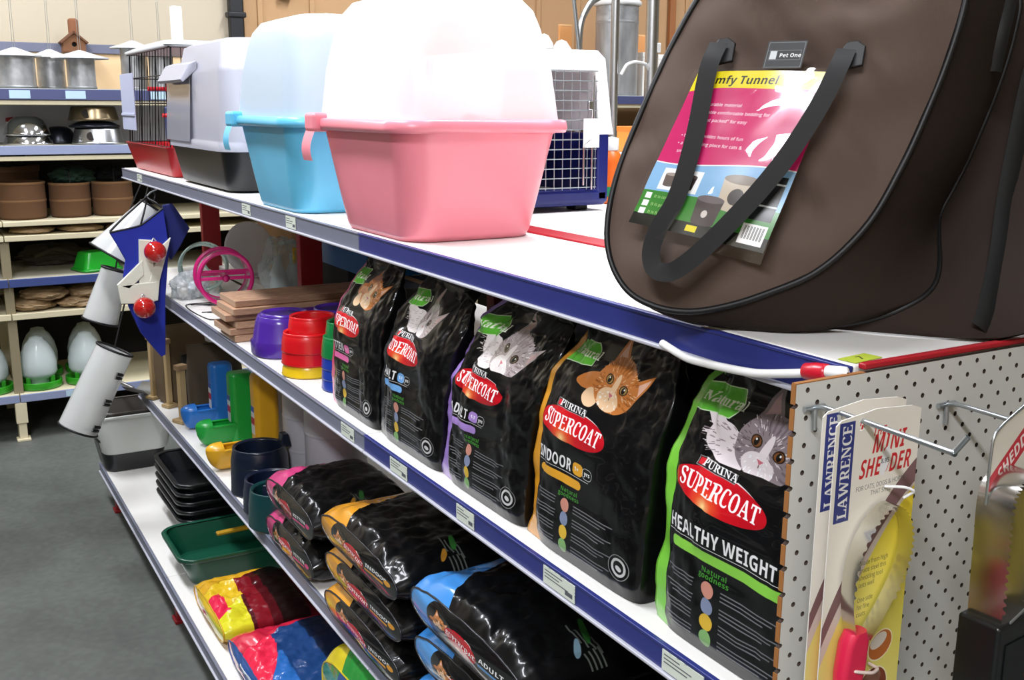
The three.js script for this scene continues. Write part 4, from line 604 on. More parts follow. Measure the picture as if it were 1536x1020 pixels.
// ---------------------------------------------------------------- base shelf trays
function openTray(name, label, c, pos, w, d, h, group, m, ry = 0) {
  const t = thing(name, label, 'tray', pos, ry, group); m = m || plast(c, .35, ds); const R = (k, l, r, y) => rr(k, l, r, y, 0, 0, 7);
  part('body', loft([R(w * .76, d * .8, .04, .002), R(w * .8, d * .83, .045, .008), R(w * .97, d * .975, .05, h - .006), R(w * .94, d * .95, .045, h - .008), R(w * .77, d * .8, .04, .014)], { cap0: true, cap1: true }), m, t);
  part('rim', loft([R(w * .965, d * .97, .05, h - .012), R(w, d, .055, h - .014), R(w + .004, d + .004, .056, h - .004), R(w - .004, d - .004, .054, h), R(w * .93, d * .94, .045, h - .003)]), m, t); return t;
}
{
  const g = 'litter trays stacked at the far end of the base shelf';
  openTray('litter_tray', 'black litter tray under the white one, lowest at the far end', 0x141517, [.005, BASE + .001, -3.54], .27, .25, .14, g);
  openTray('litter_tray', 'off-white litter basin stacked on a black tray at the far end', 0xd6d9d4, [.01, BASE + .075, -3.535], .31, .29, .16, g);
  openTray('litter_tray', 'dark grey tray inside the off-white basin at the far end', 0x4a4640, [.012, BASE + .142, -3.54], .25, .24, .1, g);
  for (let i = 0; i < 5; i++) openTray('litter_tray', ['lowest', 'second', 'third', 'fourth', 'topmost'][i] + ' tray of the tall black tray stack on the base shelf', 0x101316, [.165, BASE + .001 + i * .03, -2.79], .36, .4, .085, 'tall stack of black trays');
  openTray('litter_tray', 'dark green litter tray with a yellow scoop lying in it', 0x0f4a36, [.1, BASE + .001, -2.4], .38, .3, .1, undefined, plast(0x0f4a36, .3, ds));
  const s = thing('litter_scoop', 'mustard-yellow scoop lying across the green litter tray', 'scoop', [.15, BASE + .104, -2.4], .05); const ym = plast(0xb48a1c, .4);
  part('handle', box(.14, .012, .02, -.03, .004, 0, .005), ym, s); part('blade', extr([[0, -.05], [.12, -.06], [.15, 0], [.12, .06], [0, .05], [-.03, 0]], .006, .002).rotateX(-Math.PI / 2).translate(.06, 0, 0), ym, s);
}

// ---------------------------------------------------------------- goods on the pegboard
function tools() {
  const cardArt = canvasTex(400, 1040, (g, w, h) => {
    g.fillStyle = '#e9e3d6'; g.fillRect(0, 0, w, h);
    g.fillStyle = '#7b5a5a'; g.beginPath(); g.moveTo(w, h * .17); g.bezierCurveTo(w * .6, h * .26, w * .2, h * .45, 0, h * .6); g.lineTo(0, h * .75); g.lineTo(w, h * .3); g.fill();
    g.fillStyle = '#cdbfb4'; g.beginPath(); g.moveTo(w, h * .24); g.bezierCurveTo(w * .6, h * .33, w * .2, h * .52, 0, h * .66); g.lineTo(0, h * .8); g.lineTo(w, h * .3); g.fill();
    const gr = g.createLinearGradient(w, h * .25, 0, h); gr.addColorStop(0, '#e8cd22'); gr.addColorStop(.45, '#ddd05c'); gr.addColorStop(1, '#e6dc9a'); g.fillStyle = gr; g.beginPath(); g.moveTo(w, h * .25); g.bezierCurveTo(w * .6, h * .36, w * .25, h * .55, 0, h * .72); g.lineTo(0, h); g.lineTo(w, h); g.fill();
    g.save(); g.translate(30, h * .3); g.rotate(-Math.PI / 2); g.fillStyle = '#2b3478'; g.fillRect(0, -16, h * .28, 70); g.fillStyle = '#e9e6df'; g.font = 'bold 58px serif'; g.save(); g.scale(.8, 1); g.fillText('LAWRENCE', 10, 42); g.restore(); g.restore();
    g.fillStyle = '#c81e22'; g.textAlign = 'center'; g.font = 'italic bold 34px sans-serif'; g.fillText('THE', w * .5, h * .075); g.font = 'italic bold 76px sans-serif'; g.save(); g.translate(w * .62, h * .125); g.scale(.85, 1); g.fillText('MINI', 0, 0); g.restore(); g.save(); g.translate(w * .6, h * .19); g.scale(.74, 1); g.fillText('SHEDDER', 0, 0); g.restore();
    g.fillStyle = '#e8e8ea'; g.beginPath(); g.ellipse(w * .6, h * .155, 20, 44, .3, 0, 7); g.fill(); g.fillStyle = '#555'; g.font = 'bold 20px sans-serif'; g.fillText('8.95', w * .6, h * .16);
    g.fillStyle = '#777'; g.font = '20px sans-serif'; g.fillText('FOR CATS, DOGS & HORSES', w * .58, h * .225); g.fillText('THAT SHED', w * .58, h * .245);
    g.fillStyle = '#5d5320'; g.font = '19px sans-serif'; g.textAlign = 'left'; ['Made from high', 'grade steel this', 'shedding tool', 'lasts well', '', 'One side', 'for fine', 'coats'].forEach((s, i) => g.fillText(s, w * .4, h * (.45 + i * .022)));
    const disc = (x, y, a, b, c1, c2) => { g.fillStyle = c1; g.beginPath(); g.ellipse(x, y, a, b, -.3, 0, 7); g.fill(); g.fillStyle = c2; g.beginPath(); g.ellipse(x - 10, y - b * .35, a * .7, b * .5, -.3, 0, 7); g.fill(); g.strokeStyle = '#f0e8c8'; g.lineWidth = 4; g.beginPath(); g.ellipse(x, y, a, b, -.3, 0, 7); g.stroke(); };
    disc(w * .74, h * .72, 60, 46, '#b8672c', '#d8cfc4'); disc(w * .68, h * .85, 74, 66, '#7a3a24', '#8a6050');
    g.fillStyle = '#15130f'; g.fillRect(w * .62, h * .95, 80, 34); g.beginPath(); g.ellipse(w * .62 + 86, h * .945, 18, 16, 0, 0, 7); g.fill(); for (const x of [0, 18, 56, 70]) g.fillRect(w * .62 + x, h * .97, 9, 30);
  });
  const steelM = mat(0xd6d3c8, .22, { metalness: 1, side: THREE.DoubleSide }), pinkM = plast(0xe0244e, .35);
  function shedder(label, pos, ry, hx) {
    const t = thing('grooming_tool', label, 'grooming tool', pos, ry, 'carded grooming tools on the left hook');
    // card in its own plane: x from -.046 to .064, top at y = 0
    const cg = extr([[-.046, -.31], [.062, -.31], [.062, -.004], [.05, 0], [.004, .004], [-.04, 0], [-.046, -.004]], .001, 0, [[[hx - .003, -.004], [hx + .003, -.004], [hx + .003, -.012], [hx - .003, -.012]]]);
    { const p = cg.attributes.position, u = cg.attributes.uv; for (let i = 0; i < p.count; i++) u.setXY(i, (p.getX(i) + .046) / .108, 1 + (p.getY(i) - .004) / .314); }
    const bc = part('backing_card', cg, mat(0xdedad2, .6), t);
    part('printed_face', new THREE.ShapeGeometry(cg.parameters.shapes).translate(0, 0, .0013), mat(0xffffff, .55, { map: cardArt }), bc);
    { const q = bc.children[0].geometry, p = q.attributes.position, u = q.attributes.uv; for (let i = 0; i < p.count; i++) u.setXY(i, (p.getX(i) + .046) / .108, 1 + (p.getY(i) - .004) / .314); }
    // serrated steel loop
    const path = [[-.02, -.195], [-.028, -.16], [-.024, -.12], [-.004, -.09], [.018, -.08], [.036, -.094], [.043, -.12], [.037, -.146], [.019, -.175], [-.002, -.2]].map(p => V3(p[0], p[1], .012));
    const c = new THREE.CatmullRomCurve3(path); const n = 160, pos2 = [], idx = [];
    for (let i = 0; i <= n; i++) { const p = c.getPoint(i / n); const tooth = (i % 4 < 2 ? .0022 : 0) * (i > 20 && i < 140 ? 1 : 0); pos2.push(p.x, p.y, .004, p.x, p.y, .018 + tooth); }
    for (let i = 0; i < n; i++) idx.push(i * 2, i * 2 + 1, i * 2 + 3, i * 2, i * 2 + 3, i * 2 + 2);
    const bg = new THREE.BufferGeometry(); bg.setAttribute('position', new THREE.Float32BufferAttribute(pos2, 3)); bg.setIndex(idx); bg.computeVertexNormals();
    part('serrated_loop', bg, steelM, t);
    part('handle', loft([0, .08, .3, .45, .6, .8, 1].map((k, i) => { const w = [.02, .03, .032, .026, .03, .03, .024][i], y = -.19 - k * .12, cx = -.014 - k * .012; return rr(w, .016, .007, 0, 0, 0, 5).map(p => V3(p.x + cx, y, p.z + .0105)); }), { cap0: true, cap1: true }), pinkM, t);
    part('cable_tie', tube([[-.022, -.222, .003], [-.02, -.224, .018], [.0, -.23, .021], [.016, -.234, .014], [.018, -.235, .003]], .0016, 30, 6), mat(0xe9d4cc, .4), t);
    part('cable_tie', tube([[.02, -.068, .002], [.028, -.066, .016], [.036, -.07, .02], [.034, -.078, .012]], .0013, 24, 6), M.white, t);
    return t;
  }
  shedder('rear carded shedding tool with a pink handle, half hidden on its hook', [.032, 1.28, .03], .04, -.0255);
  shedder('front carded shedding tool with red MINI SHEDDER lettering and a pink handle', [.021, 1.28, .055], .04, -.0145);
  const hook = (label, x, y, len, up) => { const t = thing('peg_hook', label, 'hook', [x, y, 0]); part('back_wire', [rod([-.012, 0, .003], [.012, 0, .003], .0025), rod([0, 0, .003], [0, -.02, .004], .0025)], M.zinc, t); part('prong', tube([[0, 0, .003], [.0, .003, .02], [0, 0, len], [.002, .0, len + .004], [.006, .014, len + .012]], .0024, 60, 8), M.zinc, t); return t; };
  hook('bare steel peg hook holding the MINI SHEDDER cards', .0065, 1.274, .14);
  hook('steel peg hook holding the large steel blade tool', .185, 1.252, .17);
  // larger blade tool further right
  const t = thing('blade_tool', 'large looped steel blade with saw teeth in black packaging', 'grooming tool', [.15, 1.255, .1], .1);
  const artT = canvasTex(256, 256, (g, w, h) => { g.fillStyle = '#ded8ca'; g.fillRect(0, 0, w, h); g.save(); g.translate(w * .45, h * .55); g.rotate(-.65); g.fillStyle = '#c2303c'; g.fillRect(-140, -26, 280, 52); g.fillStyle = '#efe6e0'; g.font = 'italic bold 40px sans-serif'; g.fillText('SHEDDER', -100, 14); g.restore(); g.fillStyle = '#5a5048'; g.beginPath(); g.moveTo(w, h); g.lineTo(w * .5, h); g.lineTo(w, h * .55); g.fill(); g.fillStyle = '#24344a'; g.fillRect(w * .88, 0, w * .12, h); });
  part('header_card', extr([[-.03, -.07], [.07, -.07], [.07, .03], [-.014, .002], [-.03, -.012]], .001).translate(0, .01, -.004), mat(0xffffff, .55, { map: artT }), t);
  { const g = t.children[0].geometry, p = g.attributes.position, u = g.attributes.uv; for (let i = 0; i < p.count; i++) u.setXY(i, (p.getX(i) + .03) / .1, (p.getY(i) + .06) / .1); }
  part('card_edge', tube([[.07, .04, -.003], [-.012, .012, -.003], [-.03, -.002, -.003], [-.031, -.06, -.003]], .0014, 40, 6), M.zinc, t);
  const c = new THREE.CatmullRomCurve3([V3(-.025, -.17, 0), V3(-.028, -.1, 0), V3(-.026, -.045, .0), V3(.0, -.03, 0), V3(.026, -.045, 0), V3(.028, -.1, 0), V3(.022, -.17, 0)]);
  const n = 220, ps = [], id = []; for (let i = 0; i <= n; i++) { const p = c.getPoint(i / n), th = (i % 4 < 2 ? .0028 : 0) * (i > 6 && i < 214 ? 1 : 0); ps.push(p.x, p.y, -.012, p.x, p.y, .02 + th); } for (let i = 0; i < n; i++) id.push(i * 2, i * 2 + 1, i * 2 + 3, i * 2, i * 2 + 3, i * 2 + 2);
  const bg = new THREE.BufferGeometry(); bg.setAttribute('position', new THREE.Float32BufferAttribute(ps, 3)); bg.setIndex(id); bg.computeVertexNormals(); part('serrated_blade', bg, mat(0xc8c6c2, .2, { metalness: 1, side: THREE.DoubleSide }), t);
  const pkT = canvasTex(256, 256, (g, w, h) => { g.fillStyle = '#111518'; g.fillRect(0, 0, w, h); g.fillStyle = '#eee'; g.font = 'bold 84px sans-serif'; g.fillText('R', w * .62, h * .78); g.fillStyle = '#c05038'; g.beginPath(); g.ellipse(w * .68, h * .38, 20, 12, 0, 0, 7); g.fill(); });
  part('package', box(.085, .14, .04, .008, -.235, .004, .004), plast(0x0e1113, .35), t); part('package_label', box(.06, .1, .001, .008, -.235, .0248, 0), mat(0xffffff, .5, { map: pkT }), t);
  part('wrap_wire', [rod([-.02, -.168, .022], [.04, -.15, .022], .0012), rod([.005, -.15, .023], [.045, -.17, .023], .0012)], M.zinc, t);
}
tools();
{
  const r = thing('wand_toy', 'white toy wand with a red collar hung along the blue rail', 'toy', [.052, 1.26, -.02]);
  part('stick', tube([[.0, .013, -.25], [0, .005, -.2], [0, .012, -.1], [0, .036, .004]], .0045, 50, 10), M.whiteGloss, r);
  part('collar', lathe([[.0046, -.014], [.008, -.013], [.009, 0], [.0085, .012], [.0046, .014]], 20).rotateX(Math.PI / 2 - .15).translate(0, .031, -.02), plast(0xc8142c, .35), r);
  part('tip', lathe([[.001, -.012], [.006, -.01], [.006, .01], [.001, .013]], 18).rotateX(Math.PI / 2 - .15).translate(0, .036, .004), M.whiteGloss, r);
  const st = thing('shelf_sticker', 'small yellow-green sticker at the near corner of the top shelf', 'sticker', [.095, TOP + .0004, -.028], .1);
  const sT = canvasTex(128, 64, (g, w, h) => { g.fillStyle = '#d2dc6a'; g.fillRect(0, 0, w, h); g.fillStyle = '#2a3020'; g.font = 'italic bold 44px sans-serif'; g.fillText('7', 50, 46); });
  part('paper', box(.04, .0006, .02, 0, .0004, 0, 0), mat(0xd6de8a, .7, { map: sT }), st);
}

// ---------------------------------------------------------------- hanging goods at the far end of the unit
{
  const sheetM = phys(0xe4e6e4, .25, { transmission: .3, thickness: 0, ior: 1.25, side: THREE.DoubleSide, clearcoat: .6, clearcoatRoughness: .1 });
  function cone(label, A, ra, B, rb, cords, slots) {
    const t = thing('pet_cone', label, 'pet cone'); const a = V3(...A), b = V3(...B), d = b.clone().sub(a), L = d.length(); d.normalize();
    const e1 = V3(0, 0, 1).cross(d).normalize(), e2 = d.clone().cross(e1).normalize();
    const pt = (k, an, dr = 0) => a.clone().addScaledVector(d, k * L).addScaledVector(e1, Math.cos(an) * (ra + (rb - ra) * k + dr)).addScaledVector(e2, Math.sin(an) * (ra + (rb - ra) * k + dr));
    part('cone_sheet', sheet((u, v) => pt(v, u * Math.PI * 2.05), 48, 10), sheetM, t);
    part('edge_trim', tube(Array.from({ length: 40 }, (_, i) => pt(1, i / 40 * Math.PI * 2)), .004, 100, 6, true), M.black, t);
    part('edge_trim', tube(Array.from({ length: 40 }, (_, i) => pt(0, i / 40 * Math.PI * 2)), .004, 100, 6, true), M.black, t);
    (slots || []).forEach(([k, an]) => { for (const dk of [-.022, .022]) part('slot_tab', tube([pt(k + dk, an - .22, .002), pt(k + dk, an, .003), pt(k + dk, an + .22, .002)], .0055, 12, 6), M.black, t); });
    cords.forEach(c => part('cord', tube(c, .003, 30, 6), M.black, t));
  }
  cone('white translucent pet cone hanging behind the blue pet costume', [.045, 1.205, -3.03], .032, [-.075, 1.035, -3.03], .094, [[[.05, 1.215, -3.0], [.06, 1.24, -3.0], [.05, 1.262, -3.0], [.052, 1.266, -3.0]]]);
  cone('small white pet cone hanging below the blue costume on its left', [-.057, .975, -3.18], .045, [-.12, .797, -3.18], .06, [[[-.057, .97, -3.18], [-.02, 1.12, -3.18], [.05, 1.266, -3.18]]]);
  cone('large rolled white pet cone with black edging, hanging lowest over the aisle', [-.11, .735, -2.98], .061, [-.246, .477, -2.98], .065, [[[-.11, .74, -2.98], [-.06, .9, -3.0], [.0, 1.1, -3.04], [.05, 1.266, -3.06]]], [[.25, .95], [.58, .93], [.9, .9]]);
  const t = thing('pet_costume', 'royal blue pet costume with white fleece bands and two shiny red balls', 'pet costume', [-.0758, .1743, -2.852]); t.scale.setScalar(.886);
  const blue = mat(0x16289c, .75, ds), dblue = mat(0x101c62, .8, ds), fleece = mat(0xe8e8d8, .95, { bumpMap: wovenT, bumpScale: .002 });
  const poly = (pts, z, th, m, name) => part(name, extr(pts, th, .003).translate(0, 0, z), m, t);
  poly([[-.045, 1.09], [.058, 1.11], [.14, 1.168], [.15, 1.03], [.125, .84], [.112, .63], [.1, .625], [.035, .72], [.0, .82], [-.01, .93], [.002, .99], [-.02, 1.04]].reverse(), 0, .012, blue, 'cape');
  poly([[.15, 1.175], [.18, 1.18], [.235, 1.09], [.2, 1.03], [.165, .98], [.148, 1.0]].reverse(), -.03, .012, dblue, 'rear_flap');
  poly([[-.035, .9], [.105, .905], [.095, .84], [.06, .832], [-.027, .838]].reverse(), .016, .014, fleece, 'fleece_band'); poly([[.05, 1.06], [.092, 1.055], [.086, .9], [.04, .9]].reverse(), .015, .012, fleece, 'fleece_band');
  poly([[.155, 1.06], [.122, 1.03], [.072, .905], [.104, .905]].reverse(), .017, .012, fleece, 'fleece_band'); poly([[.052, .985], [-.035, .905], [.0, .89], [.052, .935]].reverse(), .018, .012, fleece, 'fleece_band');
  for (const [x, y] of [[.093, 1.02], [.043, .82]]) { const b = part('ball', new THREE.SphereGeometry(.039, 32, 24).translate(x, y, .062), plast(0xb81a18, .12, { clearcoat: 1, clearcoatRoughness: .05 }), t); part('ball_loop', tube([[x - .008, y + .036, .055], [x, y + .048, .05], [x + .008, y + .036, .055]], .0025, 16, 6), M.steel, b); }
  part('trim_cord', tube([[-.048, 1.095, .012], [.0, 1.14, .01], [.05, 1.18, 0], [.08, 1.2, -.02], [.1, 1.207, -.05]], .004, 40, 6), M.black, t);
  part('trim_cord', tube([[.14, 1.17, .01], [.12, 1.19, .0], [.105, 1.2, -.03], [.1, 1.207, -.05]], .004, 40, 6), M.black, t);
  part('trim_cord', tube([[.058, 1.11, .014], [.075, 1.16, .01], [.1, 1.207, -.05]], .0035, 30, 6), M.black, t);
  part('trim_edge', tube([[-.048, 1.092, .014], [.058, 1.113, .014], [.14, 1.17, .014]], .0035, 40, 6), M.black, t);
  part('hang_hook', tube([[.143, 1.23, -.088], [.12, 1.222, -.08], [.095, 1.203, -.06], [.097, 1.213, -.05]], .003, 24, 6), M.zinc, t);
}

// ---------------------------------------------------------------- wall shelving along the back
const BZ = -4.55, BZB = -5.22;
{
  const t = thing('wall_shelving', 'long open shelving against the back wall with slate-blue price rails', 'shelving');
  const posts = [-1.5, -.3, .9, 2.1, 3.3, 4.5]; const D = BZ - BZB, cz = (BZ + BZB) / 2;
  const slate = mat(0x4a5078, .45), pale = mat(0x8e98b8, .45), surf = mat(0xb9b4a2, .6);
  for (const x of posts) { part('post', [box(.045, 1.79, .05, x, .895, BZB + .03, .004)], M.cream, t); part('front_post', box(.04, .93, .03, x, .465, BZ - .03, .004), mat(0x8f8468, .6), t); part('foot', [box(.05, .1, .045, x, .135, BZ - .012, .004), box(.035, .1, .035, x, .05, BZ - .012, .003), box(.06, .012, .06, x, .006, BZ - .012, .003)], M.cream, t); }
  for (let i = 0; i < posts.length - 1; i++) {
    const a = posts[i] + .002, b = posts[i + 1] - .002, w = b - a, cx = (a + b) / 2;
    const brd = (y, th, m, z0 = 0) => part('shelf_board', box(w, th, D - z0, cx, y - th / 2, cz - z0 / 2, .003), m, t);
    const rail = (y, h, m, tick) => { const r = part('price_rail', box(w, h, .01, cx, y - h / 2, BZ + .006, .002), m, t); for (const x of tick) if (x > a && x < b) part('price_ticket', box(.085, h * .75, .002, x, y - h / 2, BZ + .012, 0), mat(0xb6d2e0, .6), r); };
    brd(1.607, .02, mat(0x9ba09c, .5)); rail(1.604, .047, slate, [-.18, .05, .42, 3.0]); part('shelf_lip', box(w, .02, .03, cx, 1.545, BZ - .012, .003), M.cream, t);
    brd(1.357, .02, surf); rail(1.357, .04, pale, []); part('shelf_lip', box(w, .02, .03, cx, 1.3, BZ - .012, .003), M.cream, t);
    brd(.957, .025, M.cream); part('shelf_board', box(w, .022, D, cx, 1.01, cz, .003), M.cream, t); brd(.762, .02, surf); rail(.762, .037, mat(0x3c4c86, .45), []); brd(.6, .028, M.cream); brd(.224, .025, M.cream); rail(.222, .036, pale, [-.06, 1.2]);
    if (i < 2) { part('back_panel', box(w, .2, .012, cx, 1.715, BZB + .07, .002), mat(0xe8c79a, .7), t); part('top_rail', box(w, .045, .03, cx, 1.812, BZB + .075, .003), mat(0x6d7186, .45), t); part('back_panel', box(w, .2, .012, cx, 1.46, BZB + .3, .002), mat(0xd4d6dc, .6), t); }
    part('back_panel', box(w, .9, .012, cx, .5, BZB + .03, .002), mat(0x1d1a17, .85), t); part('back_panel', box(w, .32, .012, cx, 1.12, BZB + .03, .002), mat(0x15130f, .85), t);  // near-black panels added to darken the gaps behind pots and drinkers
  }
}
function galvFeeder(label, x, y, z, r, h, lid, wire) {
  const t = thing('bird_feeder', label, 'bird feeder', [x, y, z]);
  part('body', lathe([[.001, 0], [r * 1.05, 0], [r * 1.05, .01], [r, .014], [r, h], [r * .96, h]], 36), M.galv, t);
  part('lid', lathe([[lid, h - .004], [lid * 1.01, h + .002], [lid * .6, h + .014], [.012, h + .034], [.001, h + .036]], 40), mat(0xd9dde0, .35, { metalness: .3 }), t);
  if (wire) part('wire_handle', tube([[-.005, h + .03, 0], [-.004, h + .045 + wire, 0], [-.012, h + .06 + wire, 0], [0, h + .075 + wire, 0], [.012, h + .06 + wire, 0], [.004, h + .045 + wire, 0], [.005, h + .03, 0]], .0012, 60, 6), M.zinc, t);
}
galvFeeder('galvanised feeder with a white conical lid, leftmost on the top back shelf', -.17, 1.608, -4.72, .083, .145, .115, .2);
galvFeeder('galvanised feeder standing between the birdhouse and the shelf edge', .105, 1.608, -4.7, .062, .14, .125, .21);
galvFeeder('shaded galvanised feeder just left of the one below the birdhouse', .0, 1.608, -4.9, .062, .15, .1, .2);
galvFeeder('taller galvanised feeder left of the red cage, with a pale grey lid', .37, 1.608, -4.85, .06, .2, .105, .2);
galvFeeder('galvanised feeder seen through the top of the red cage', .47, 1.608, -4.72, .055, .165, .1, .19);
{
  const t = thing('birdhouse', 'small brown wooden birdhouse on the top rail of the back shelves', 'birdhouse', [.135, 1.792, -5.088]);
  const w = mat(0x7a5236, .85);
  part('body', extr([[-.05, 0], [.05, 0], [.05, .045], [0, .085], [-.05, .045]], .07, .002, [Array.from({ length: 14 }, (_, i) => [.014 * Math.cos(-i * .4488), .035 + .014 * Math.sin(-i * .4488)])]).translate(0, 0, -.035), w, t);
  for (const s of [-1, 1]) part('roof_board', box(.085, .01, .1, s * .032, .072, 0, .002).applyMatrix4(new THREE.Matrix4().makeTranslation(s * .0, 0, 0)), mat(0x6b4630, .85), t).rotation.set(0, 0, 0);
  t.children.filter(c => c.name === 'roof_board').forEach((c, i) => { const s = i ? 1 : -1; c.geometry.dispose(); c.geometry = box(.085, .01, .1, 0, 0, 0, .002); c.position.set(s * .03, .069, 0); c.rotation.z = -s * .7; });
  part('chimney', box(.045, .09, .045, .005, .115, 0, .012), mat(0x86573a, .85), t); part('dark_inside', box(.06, .05, .004, 0, .03, .0, 0), M.black, t);
}
{ // second back shelf: steel bowls
  const bw = (label, x, y, z, r, h, m, paw) => { const t = thing('steel_bowl', label, 'bowl', [x, y, z]); part('body', lathe(paw ? [[r * .98, 0], [r, .003], [r * .99, .01], [r * .88, h * .9], [r * .84, h], [.001, h]] : [[r * .99, 0], [r, .002], [r * .97, h * .2], [r * .88, h * .5], [r * .7, h * .8], [r * .45, h * .97], [.001, h]], 44), m, t); part('foot_ring', lathe([[r * .95, .0], [r * 1.02, .002], [r * 1.0, .01], [r * .95, .012]], 44), m, t); if (paw) part('paw_print', new THREE.CylinderGeometry(.02, .02, .003, 20).rotateX(Math.PI / 2 - .3).translate(paw, h * .5, r * .86), mat(0x231e1a, .95), t); };
  bw('upturned polished steel bowl, upper of the pair at the left', -.15, 1.4, -4.68, .1, .085, M.chrome); bw('upturned polished steel bowl, lower of the pair at the left', -.15, 1.358, -4.68, .105, .075, M.chrome);
  const bronze = mat(0x8a7a60, .3, { metalness: .9 }), dk = mat(0x23252c, .3, { metalness: .6 });
  bw('brushed steel paw-print bowl beside the red cage', .15, 1.358, -4.66, .115, .075, M.steel, -.045);
  bw('dark rubber-based bowl between the bronze and steel bowls', .14, 1.434, -4.67, .112, .03, dk);
  bw('bronze paw-print bowl topmost beside the red cage', .14, 1.465, -4.68, .112, .065, bronze, -.045);
  bw('dim grey bowl behind the two steel bowls', -.0, 1.358, -4.82, .08, .08, dk);
  const c = thing('red_cap', 'little red and white cap behind the polished bowls', 'cap', [-.19, 1.358, -4.86]); part('body', lathe([[.001, 0], [.03, 0], [.03, .1], [.001, .1]], 24), M.white, c); part('cap', lathe([[.03, .1], [.032, .102], [.03, .118], [.001, .122]], 24), M.red, c);
}
{ // fibre pots
  const fib = mat(0x69492e, .95, { bumpMap: wovenT, bumpScale: .003 });
  [['left', -.2, 1.0], ['middle', .01, .86], ['right', .2, .88]].forEach(([w, x, k]) => { const t = thing('fibre_pot', `brown fibre pot, ${w} one of the front three on the back shelves`, 'pot', [x, 1.022, -4.7], 0); const r = .104 * k, h = .168 * (.6 + .4 * k); part('body', lathe([[.001, 0], [r * .95, 0], [r, .012], [r * 1.02, h * .5], [r * 1.0, h], [r * .93, h], [r * .9, h * .85], [.001, h * .85]], 36), fib, t); for (const y of [.5, .97]) part('band', lathe([[r * 1.015, h * y - .006], [r * 1.04, h * y], [r * 1.015, h * y + .006]], 36), mat(0x7a5838, .9), t); part('soil', lathe([[.001, h * .87], [r * .9, h * .86]], 24), mat(0x1b1d22, .9), t); });
  const box2 = thing('brown_bin', 'larger brown bin behind the left fibre pot', 'bin', [-.2, 1.022, -4.97]); part('body', lathe([[.001, 0], [.1, 0], [.115, .23], [.108, .23], [.001, .2]], 32), mat(0x5e4430, .9), box2); part('band', lathe([[.112, .2], [.117, .205], [.118, .225], [.113, .23]], 32), mat(0x6b4e38, .9), box2);
  [['dark green folded netting on the middle fibre pot', .03, 1.172, -4.74, 0x16301f], ['black folded netting beside the green one', .235, 1.176, -4.8, 0x101311], ['black rolled netting at the left end of that shelf', -.25, 1.25, -4.9, 0x0d0f0d]].forEach(([l, x, y, z, c], i) => { const t = crumple('garden_netting', l, 'netting', [x, y, z], .1, .05, .08, mat(c, .9), 21 + i * 4, .3, 'bundle'); part('tie', tube([[-.02, .0, .08], [-.02, .06, .07], [-.02, .07, 0]], .004, 20, 6), M.black, t); });
  for (let i = 0; i < 3; i++) { const t = crumple('flat_pack', ['left', 'middle', 'right'][i] + ' flattened tan pack between the two cream boards under the fibre pots', 'pack', [-.17 + i * .21, .958, -4.655], .1, .019, .09, phys(0xa88d68, .4, { clearcoat: .4 }), 71 + i * 5, .12, 'sack'); part('label', box(.05, .002, .04, 0, .028, .02, 0), mat(0xcdb58e, .6), t); }
  for (let i = 0; i < 5; i++) { const t = crumple('seed_bag', ['first', 'second', 'third', 'fourth', 'fifth'][i] + ' flat tan seed bag from the left on the blue-railed shelf', 'bag', [-.2 + (i % 3) * .2 + (i > 2 ? .06 : 0), .602 + (i > 2 ? .045 : 0), -4.68], .11, .032, .12, phys(0xa58a66, .4, { clearcoat: .4 }), 31 + i * 5, .18, 'sack'); part('label', box(.06, .002, .05, 0, .047, .03, 0), mat(0xcdb58e, .6), t); }
  const sk = crumple('grain_sacks', 'dim heap of grey-brown sacking at the back of the empty shelf', 'sack', [-.05, .763, -4.98], .17, .06, .1, mat(0x4a443a, .95), 61, .3, 'heap'); part('fold', tube([[-.1, .05, .09], [0, .08, .08], [.1, .05, .09]], .012, 20, 8), mat(0x564e42, .95), sk);
  const g = thing('green_tray', 'bright green plastic tray tilted on the back shelf beside the blue costume', 'tray', [.1, .764, -4.68], .3); g.scale.setScalar(1.15); part('body', loft([rr(.15, .12, .02, 0, 0, 0, 5), rr(.16, .13, .02, .006, 0, 0, 5), rr(.12, .1, .02, .075, 0, 0, 5), rr(.1, .08, .015, .078, 0, 0, 5)], { cap0: true, cap1: true }), plast(0x1fae2c, .35), g); part('rim', loft([rr(.158, .128, .02, 0, 0, 0, 5), rr(.175, .145, .024, .0005, 0, 0, 5), rr(.175, .145, .024, .008, 0, 0, 5), rr(.156, .126, .02, .012, 0, 0, 5)]), plast(0x189424, .35), g);
}
{ // poultry drinkers
  const dome = phys(0xdfeaea, .3, { transmission: .25, thickness: 0, ior: 1.25, clearcoat: .3 }), gr = plast(0x2f9a1e, .35);
  [[-.412, -4.66, 'front poultry drinker cut by the left picture edge'], [-.2, -4.66, 'second front poultry drinker from the left, white dome on a green dish'], [.015, -4.66, 'front poultry drinker half hidden by the large rolled cone'], [-.17, -4.88, 'rear poultry drinker behind the second front one'], [.045, -4.9, 'rear poultry drinker behind the rolled cone']].forEach(([x, z, l]) => {
    const t = thing('poultry_drinker', l, 'drinker', [x, .225, z]);
    part('dish', lathe([[.001, 0], [.095, 0], [.1, .008], [.1, .034], [.095, .036], [.09, .032], [.088, .014], [.001, .012]], 44), gr, t);
    part('dome', lathe([[.042, .014], [.042, .04], [.07, .055], [.082, .075], [.083, .12], [.072, .17], [.052, .21], [.034, .228], [.03, .24], [.001, .248]], 44), dome, t);
    for (const a of [.6, 2.5]) part('clip', box(.02, .035, .02, Math.cos(a) * .066, .04, Math.sin(a) * .066, .004), gr, t);
  });
}
